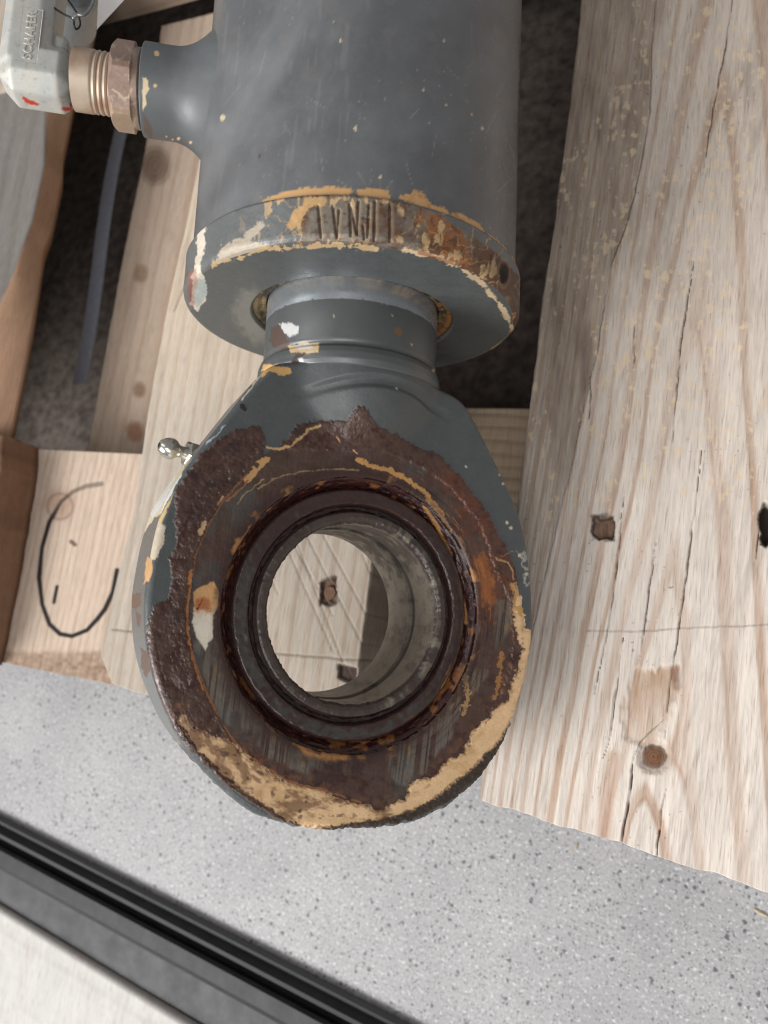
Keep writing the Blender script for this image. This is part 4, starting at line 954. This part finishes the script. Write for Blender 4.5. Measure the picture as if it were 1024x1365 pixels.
def boss_prof(ph, t):
    l_end = 64.8
    r = 12.7 + 6.5 * np.clip(1 - t * 1.9, 0, 1) ** 2.4
    lb = np.sqrt(np.clip(47.0 ** 2 - (np.minimum(r, 40) * np.sin(ph)) ** 2, 0, None)) - .25
    tl = np.clip(t / .86, 0, 1); l = lb + (l_end - lb) * tl
    e = np.clip((t - .86) / .14, 0, 1)
    r = np.where(t > .86, 12.7 - 3.9 * e ** 1.5, r); l = np.where(t > .86, l_end + .35 * np.sin(np.clip(e * 3, 0, 1) * np.pi) * .6, l)
    return r, l
def boss_col(px, py, ph, r, l):
    n1 = fbm(px * .03, py * .03, 160, 4); n2 = fbm(px * .14, py * .14, 161, 4); n3 = fbm(px * .35, py * .35, 162, 3)
    col, prop = layers(px.shape, C(88, 92, 94), .5); col = mix(col, C(122, 126, 128), np.clip(n1 + .1, 0, 1) * .4)
    for sx, sy, sr in ((209, 71, 3.4), (207, 114, 2.6), (222, 182, 1.4), (238, 185, 2), (254, 190, 1.8), (230, 186, 1.2)):
        col, prop = put(col, prop, sst(sr + .9, sr - .7, np.hypot(px - sx, py - sy) + n3), C(206, 174, 126), .6)
    m = sst(-.8, 1, poly(px + 2 * n2, py + 2 * n3, [(190, 102), (197, 106), (199, 118), (194, 128), (196, 140), (190, 148)])); col, prop = put(col, prop, m, C(218, 196, 156), .5)
    m = sst(-.8, 1, poly(px + 2 * n2, py + 2 * n3, [(190, 150), (196, 158), (204, 172), (203, 186), (192, 176)])); col, prop = put(col, prop, m * .85, C(90, 72, 60), .5)
    return col, prop
port_tube('port_boss', boss_prof, 300, 110, boss_col, M_paint, label='short grey port boss blended into the left side of the barrel')
def nut_prof(ph, t):
    hexr = 10.9 / np.cos(((ph + .42) % (np.pi / 3)) - np.pi / 6)
    l = 65.4 + 8.2 * np.clip((t - .14) / .72, 0, 1)
    e0 = np.clip(t / .14, 0, 1); e1 = np.clip((t - .86) / .14, 0, 1)
    cap = 12.1 - 1.7 * np.clip(1 - (l - 65.4) / 1.5, 0, 1) - 1.2 * np.clip(1 - (73.6 - l) / 1.1, 0, 1)
    r = np.minimum(hexr, cap); r = np.where(t < .14, 8.8 + (r - 8.8) * e0, r); r = np.where(t > .86, r + (7.7 - r) * e1, r)
    r = np.where((l < 67.6), np.minimum(r, 10.9), r)
    return r, l
def nut_col(px, py, ph, r, l):
    n1 = fbm(px * .06, py * .06, 170, 5, .6); n2 = fbm(px * .18, py * .18, 171, 4)
    col, prop = layers(px.shape, C(156, 132, 118), .5); prop[..., 1] = .2
    col = mix(col, C(122, 88, 70), np.clip(n1 + .2, 0, 1) * .6); col = mix(col, C(196, 182, 166), sst(.2, .6, n2) * .5)
    col = mix(col, C(196, 176, 150), sst(2.5, .6, seg(px, py, [(150, 119), (158, 124), (164, 131), (172, 130), (175, 118)]) - n2) * .8)
    low = sst(135, 150, py) * 1.0; col = mix(col, C(190, 166, 136), low * .5)
    col = mix(col, C(110, 104, 98), sst(178, 184, px) * .6)
    return col, prop
port_tube('lock_nut', nut_prof, 360, 90, nut_col, M_rust, label='hexagonal lock nut with rusty dulled plating')
def thr_prof(ph, t):
    l = 73.0 + 11.5 * t; r = 8.1 + .42 * np.abs(((l - 73.0) / 1.5 - ph / (2 * np.pi)) % 1 - .5) * 2 * sst(79.8, 78.4, l) + .42 * sst(78.4, 79.8, l)
    return r, l
def thr_col(px, py, ph, r, l):
    n1 = fbm(px * .05, py * .05, 180, 5); n2 = fbm(px * .3, py * .05, 181, 3)
    col, prop = layers(px.shape, C(196, 178, 158), .45); prop[..., 1] = .25; col = mix(col, C(164, 116, 84), np.clip(n1 + .1, 0, 1) * .7)
    col = mix(col, C(150, 104, 76), sst(8.3, 8.15, r) * sst(79, 78, l) * .8); return col, prop
port_tube('threaded_adapter', thr_prof, 240, 140, thr_col, M_zinc, label='threaded adapter with tan-stained turns beside the lock nut')

# elbow body: forged shape from merged solids, remeshed smooth
def LP(l, ua, uq): return np.array([0, SP, 0]) / 1000 + (pl * l + al * ua + ql * uq) / 1000
def forged(name, solids, voxel, smooth_it, mat_fn, mat, parent, **kw):
    bm = bmesh.new()
    for pts, bev in solids:
        vs = [bm.verts.new(tuple(p)) for p in pts]; r = bmesh.ops.convex_hull(bm, input=vs)
    me = bpy.data.meshes.new(name); bm.to_mesh(me); bm.free()
    o = bpy.data.objects.new(name, me); col_main.objects.link(o)
    md = o.modifiers.new('r', 'REMESH'); md.mode = 'VOXEL'; md.voxel_size = voxel; md.use_smooth_shade = True
    ms = o.modifiers.new('s', 'SMOOTH'); ms.iterations = smooth_it; ms.factor = .5
    dg = bpy.context.evaluated_depsgraph_get(); me2 = bpy.data.meshes.new_from_object(o.evaluated_get(dg)); col_main.objects.unlink(o); bpy.data.objects.remove(o)
    me2.name = name; n = len(me2.vertices); co = np.empty(n * 3, np.float32); me2.vertices.foreach_get('co', co); co = co.reshape(-1, 3).astype(float)
    px, py = pix_local(co); col, prop = mat_fn(px, py, co)
    for nm, arr in (('Col', col), ('Prop', prop)):
        A = me2.attributes.new(nm, 'FLOAT_COLOR', 'POINT'); q = np.ones((n, 4), np.float32); q[:, :arr.shape[1]] = np.clip(arr, 0, 1); A.data.foreach_set('color', q.reshape(-1))
    me2.materials.clear(); me2.materials.append(mat)
    for p in me2.polygons: p.use_smooth = True
    return link(bpy.data.objects.new(name, me2), parent, **kw)
def bx8(l0, l1, a0, a1, q0, q1, c=1.5):
    out = []
    for sl, l in ((1, l0), (-1, l1)):
        for sa, a in ((1, a0), (-1, a1)):
            for sq, q_ in ((1, q0), (-1, q1)):
                out += [LP(l + sl * c, a + sa * c, q_), LP(l + sl * c, a, q_ + sq * c), LP(l, a + sa * c, q_ + sq * c)]
    return out
def elbow_col(px, py, co):
    n1 = fbm(px * .05, py * .05, 190, 5, .6); n2 = fbm(px * .2, py * .2, 191, 4)
    col, prop = layers(px.shape, C(200, 199, 192), .5); prop[..., 1] = .15
    col = mix(col, C(176, 182, 184), np.clip(n1 + .1, 0, 1) * .6); col = mix(col, C(210, 198, 178), np.clip(-n1, 0, 1) * .5)
    col = mix(col, C(120, 122, 122), sst(.35, .6, n2) * .35)
    for pts, w in (([(32, 131), (42, 137), (50, 139)], 2.6), ([(85, 145), (95, 146)], 2.8), ([(94, 138), (96, 146)], 1.5)):
        col, prop = put(col, prop, sst(w + 1, w - 1, seg(px, py, pts) - 2 * n2), C(196, 58, 40), .5)
    return col, prop
E_solids = [(bx8(83.4, 104.2, -8.9, 6.6, -8.4, 7.7, 4.2), 0), (bx8(90.6, 104.2, -4, 40, -8, 7.7, 3.0), 0), (bx8(87, 92, -2, 12, -7, 3.0, 1.5), 0)]
elbow = forged('elbow_fitting', E_solids, .00045, 8, elbow_col, M_zinc, root, label='pale zinc elbow fitting with raised lettering, screwed onto the adapter')
def small_tube(name, pts, r, mat, parent=None, n=8, **kw):
    pts = [Vector(p) for p in pts]; vs = []; fs = []
    for i, p in enumerate(pts):
        d = (pts[min(i + 1, len(pts) - 1)] - pts[max(i - 1, 0)]).normalized(); u = d.orthogonal().normalized()
        if i and (u.dot(pu) < 0.0): u = -u
        if i: u = (pu - d * pu.dot(d)).normalized()
        pu = u; w = d.cross(u)
        for k in range(n): a = 2 * math.pi * k / n; vs.append(p + (u * math.cos(a) + w * math.sin(a)) * r)
    for i in range(len(pts) - 1):
        for k in range(n): fs.append((i * n + k, i * n + (k + 1) % n, (i + 1) * n + (k + 1) % n, (i + 1) * n + k))
    fs += [tuple(range(n))[::-1], tuple((len(pts) - 1) * n + k for k in range(n))]
    return mesh_obj(name, vs, fs, mat, parent, smooth=True, **kw)
def smooth_pts(pts, k=8): 
    pts = np.array(pts, float); P = np.vstack([2 * pts[0] - pts[1], pts, 2 * pts[-1] - pts[-2]]); out = []
    for i in range(1, len(P) - 2):
        for t in np.linspace(0, 1, k, endpoint=False):
            p0, p1, p2, p3 = P[i - 1:i + 3]; out.append(.5 * ((2 * p1) + (-p0 + p2) * t + (2 * p0 - 5 * p1 + 4 * p2 - p3) * t ** 2 + (-p0 + 3 * p1 - 3 * p2 + p3) * t ** 3))
    out.append(P[-2]); return np.array(out)
M_lett = plain('raised_zinc', C(206, 204, 196), .45, .3, .12, 900, .00004)
def lettering(body, size, origin, xdir, ydir, depth, parent, name='raised_lettering', **kw):
    cu = bpy.data.curves.new(name, 'FONT'); cu.body = body; cu.size = size; cu.extrude = depth; cu.bevel_depth = depth * .5; cu.offset = size * .012; cu.space_character = 1.12; cu.align_x = 'CENTER'; cu.align_y = 'CENTER'
    o = bpy.data.objects.new(name, cu); col_main.objects.link(o); dg = bpy.context.evaluated_depsgraph_get(); me = bpy.data.meshes.new_from_object(o.evaluated_get(dg)); bpy.data.objects.remove(o)
    x_ = Vector(xdir).normalized(); z_ = x_.cross(Vector(ydir)).normalized(); y_ = z_.cross(x_)
    m = Matrix((x_, y_, z_)).transposed().to_4x4(); m.translation = Vector(origin); me.transform(m); me.materials.clear(); me.materials.append(M_lett); me.name = name
    return link(bpy.data.objects.new(name, me), parent, **kw)
lettering('SCHAFER', .0033, LP(95.6, 5.9, 7.6), al, pl, .00022, elbow)
fr = [(93.2, -2.2), (98.6, -2.2), (98.6, 14.4), (93.2, 14.4), (93.2, -2.2)]
small_tube('raised_frame', [LP(l - .2, u - .3, 7.55) for l, u in fr], .00018, M_lett, elbow, 6)

# capped connector behind the elbow, wire and paper tag
def cap_col(px, py, th, r, h):
    n = fbm(px * .08, py * .08, 195, 4); col, prop = layers(px.shape, C(150, 156, 160), .38); prop[..., 1] = .4; return mix(col, C(110, 114, 116), np.clip(n, 0, 1) * .6), prop
def at_px(px, py, depth):
    c = np.array([(px - 512) / F, (682.5 - py) / F, -1]) * depth; return LOC @ (c - EC)
capc = at_px(92, -8, .245)
lathe('connector_cap', [(0.1, -14), (8.4, -14), (9.0, -13.2), (9.0, 2), (8.0, 5), (5, 7), (0.1, 7.4)], 60, cap_col, M_zinc, root, 'z', False, center=capc * 1000, sub=1, label='dull grey round connector cap at the top, behind the elbow')
M_wire = plain('dark_wire', C(52, 50, 50), .45, .4, .2)
wp = [at_px(*q) for q in ((40, -14, .222), (66, 6, .220), (84, 18, .219), (97, 25, .219), (99, 34, .219), (102, 39, .220), (107, 33, .221), (105, 22, .222), (98, 10, .222), (86, -8, .224))]
small_tube('binding_wire', smooth_pts(wp), .00028, M_wire, root, 6, label='thin dark wire looped over the connector cap')
M_steel = plain('bright_wire', C(170, 172, 172), .3, .8, .15)
small_tube('wire_crimp', smooth_pts([at_px(*q) for q in ((97, 25, .2185), (103, 20, .2185), (112, 20, .219), (119, 14, .221), (124, 4, .223), (128, -10, .225))]), .0006, M_steel, root, 8, label='twisted bright wire end beside the dark wire')
# paper tag
M_paper = plain('white_paper', C(232, 226, 224, .85), .7, 0, .03, 300, .00002)
tg = [at_px(133, -40, .236), at_px(200, -44, .236), at_px(168, -3, .236), at_px(129, 39, .236)]
LW = lambda p: CAM + RW @ (LOC.T @ np.array(p) + EC)
tg = [LW(p) for p in tg]; nn = nz(np.cross(tg[1] - tg[0], tg[3] - tg[0])) * .00012
mesh_obj('paper_tag', tg + [p + nn for p in tg], [(0, 1, 2, 3), (4, 7, 6, 5), (0, 4, 5, 1), (1, 5, 6, 2), (2, 6, 7, 3), (3, 7, 4, 0)], M_paper, None, label='pointed corner of a white paper tag hanging between elbow and barrel', cat='paper tag')

# --- grease nipple on the upper left side of the eye
M_nip = plain('nickel_nipple', C(206, 202, 192), .22, .85, .12, 700, .00003)
A0 = at_px(254, 606, .2165) * 1000; A1 = at_px(221, 596, .2125) * 1000
dn = nz(A1 - A0); L = np.linalg.norm(A1 - A0)
def axis_lathe(name, prof, nseg, mat, origin, d, parent, **kw):
    d = Vector(d); u = d.orthogonal().normalized(); w = d.cross(u); vs = []; fs = []; n = nseg
    for r, h in prof:
        for k in range(n):
            a = 2 * math.pi * k / n; vs.append((Vector(origin) + d * h + (u * math.cos(a) + w * math.sin(a)) * r) / 1000)
    for i in range(len(prof) - 1):
        for k in range(n): fs.append((i * n + k, i * n + (k + 1) % n, (i + 1) * n + (k + 1) % n, (i + 1) * n + k))
    fs += [tuple(range(n))[::-1], tuple((len(prof) - 1) * n + k for k in range(n))]
    return mesh_obj(name, vs, fs, mat, parent, **kw)
nip = axis_lathe('grease_nipple', [(2.2, -2), (2.2, 1.4), (1.75, 2.2), (1.65, 3.0), (1.9, 3.8), (2.75, 4.8), (3.05, 5.6), (3.0, 6.6), (2.5, 7.8), (1.6, 9.0), (.8, 9.3), (.5, 8.9), (.3, 8.9)], 28, M_nip, A0, dn, eye, smooth=True, label='small bright grease nipple sticking out of the upper left side')
axis_lathe('hexagon', [(3.4, -3.0), (3.9, -2.6), (3.9, 1.0), (3.3, 1.5)], 6, M_nip, A0, dn, nip)
axis_lathe('nipple_hole', [(.55, 8.7), (.75, 9.36), (.3, 9.38)], 12, M_wire, A0, dn, nip)

# ------------------------------------------------------------------ steel bar and white board at the lower left
def line_prof(name, rows_, mat, z_base, ext=.25, **kw):
    """long profile: each row = pixel on left border, pixel on bottom border, height"""
    A = [hit(0, ya, zz) for ya, xb_, zz in rows_]; B = [hit(xb_, 1365, zz) for ya, xb_, zz in rows_]
    d = nz(np.mean([nz(b - a) for a, b in zip(A, B)], 0) * [1, 1, 0])
    vs = []; n = len(A)
    for s in np.linspace(-ext, .55, 40):
        for a in A: vs.append(a + d * s)
    fs = []
    for i in range(39):
        for k in range(n): fs.append((i * n + k, i * n + (k + 1) % n, (i + 1) * n + (k + 1) % n, (i + 1) * n + k))
    fs += [tuple(range(n))[::-1], tuple(39 * n + k for k in range(n))]
    return mesh_obj(name, vs, fs, mat, None, smooth=False, **kw)
M_black = plain('black_steel', C(32, 34, 38, .6), .55, .05, .35, 90, .0002)
line_prof('steel_rail', [(1088, 552, .0008), (1088, 552, .003), (1095, 541, .0042), (1099, 535, .0036), (1105, 526, .0055), (1112, 510, .0075), (1117, 500, .0066), (1119, 492, .001), (1126, 446, .001), (1128, 434, .008), (1134, 421, .0098), (1154, 374, .0102), (1159, 362, .0088), (1206, 255, .0082), (1210, 249, .006), (1210, 249, .0008)],
          M_black, 0, label='black ridged steel rail crossing the lower left corner', cat='steel rail')
M_wb = plain('whitewashed_wood', C(232, 229, 224), .75, 0, .07, 260, .0002, (1, 1, 1))
wb_A = hit(0, 1211, .012); wb_B = hit(250, 1365, .012); d = nz(wb_B - wb_A); sd = np.array([d[1], -d[0], 0]);
if sd[1] > 0: sd = -sd
uu = np.linspace(-.30, .45, 300)[:, None]; ww = np.linspace(0, .14, 90)[None]
Pw = wb_A + d * uu[..., None] + sd * ww[..., None]
gr = fbm(ww * 190 + .6 * fbm(uu * 4, ww * 20, 601, 2), uu * 1.2, 600, 3)
Pw[..., 2] = .012 + .0002 * gr - .002 * (1 - np.sqrt(np.clip(1 - (1 - np.clip(ww / .002, 0, 1)) ** 2, 0, 1)))
cw = mix(np.broadcast_to(C(214, 211, 207), gr.shape + (3,)).copy(), C(176, 170, 164), sst(.0, .5, gr) * .55); pw_ = np.zeros(gr.shape + (2,)); pw_[..., 0] = .75
E0 = Pw[:, :1].copy(); E0[..., 2] = .002; E1 = Pw[:, -1:].copy(); E1[..., 2] = .002
Pw = np.concatenate([E0, Pw, E1], 1); cw = np.concatenate([cw[:, :1], cw, cw[:, -1:]], 1); pw_ = np.concatenate([pw_[:, :1], pw_, pw_[:, -1:]], 1)
grid('white_board', Pw, cw, pw_, M_wood, None, wrapv=True, label='whitish wooden board in the bottom left corner, beyond the black rail', cat='board')

# dark sheet added under the pallet to imitate shaded floor in the gaps
M_gap_shade = plain('gap_shade_dark', C(122, 112, 105, .8), .95, 0, .5, 160, .0003, spec=.1)
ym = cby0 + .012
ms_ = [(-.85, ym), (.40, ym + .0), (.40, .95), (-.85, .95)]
mesh_obj('gap_shade_sheet', [(a, b, .0015) for a, b in ms_] + [(a, b, .0045) for a, b in ms_], [(3, 2, 1, 0), (4, 5, 6, 7), (0, 1, 5, 4), (1, 2, 6, 5), (2, 3, 7, 6), (3, 0, 4, 7)], M_gap_shade, None, label='dark brown-grey sheet standing in for shaded floor below the pallet, seen through its gaps', cat='mat')
# grey-blue strap lying on the floor in the left gap
M_strap = plain('grey_strap', C(196, 200, 214), .35, 0, .12, 300, .00005)
sA = hit(166, 150, .055); sB = hit(110, 470, .055); dS = nz(sB - sA); nS = np.array([-dS[1], dS[0], 0]) * .0052
vs = []; 
for s in np.linspace(-.25, 1.12, 16):
    c = sA + (sB - sA) * s; zz = .055 + .002 * math.sin(s * 5)
    for o_, z_ in ((nS, zz), (-nS, zz), (-nS, zz - .0008), (nS, zz - .0008)): q_ = c + o_; vs.append((q_[0], q_[1], z_))
fs = []
for i in range(15):
    for k in range(4): fs.append((i * 4 + k, i * 4 + (k + 1) % 4, (i + 1) * 4 + (k + 1) % 4, (i + 1) * 4 + k))
fs += [(3, 2, 1, 0), (60, 61, 62, 63)]
mesh_obj('packing_strap', vs, fs, M_strap, None, label='grey-blue packing strap running along the dark gap left of the cylinder', cat='strap')
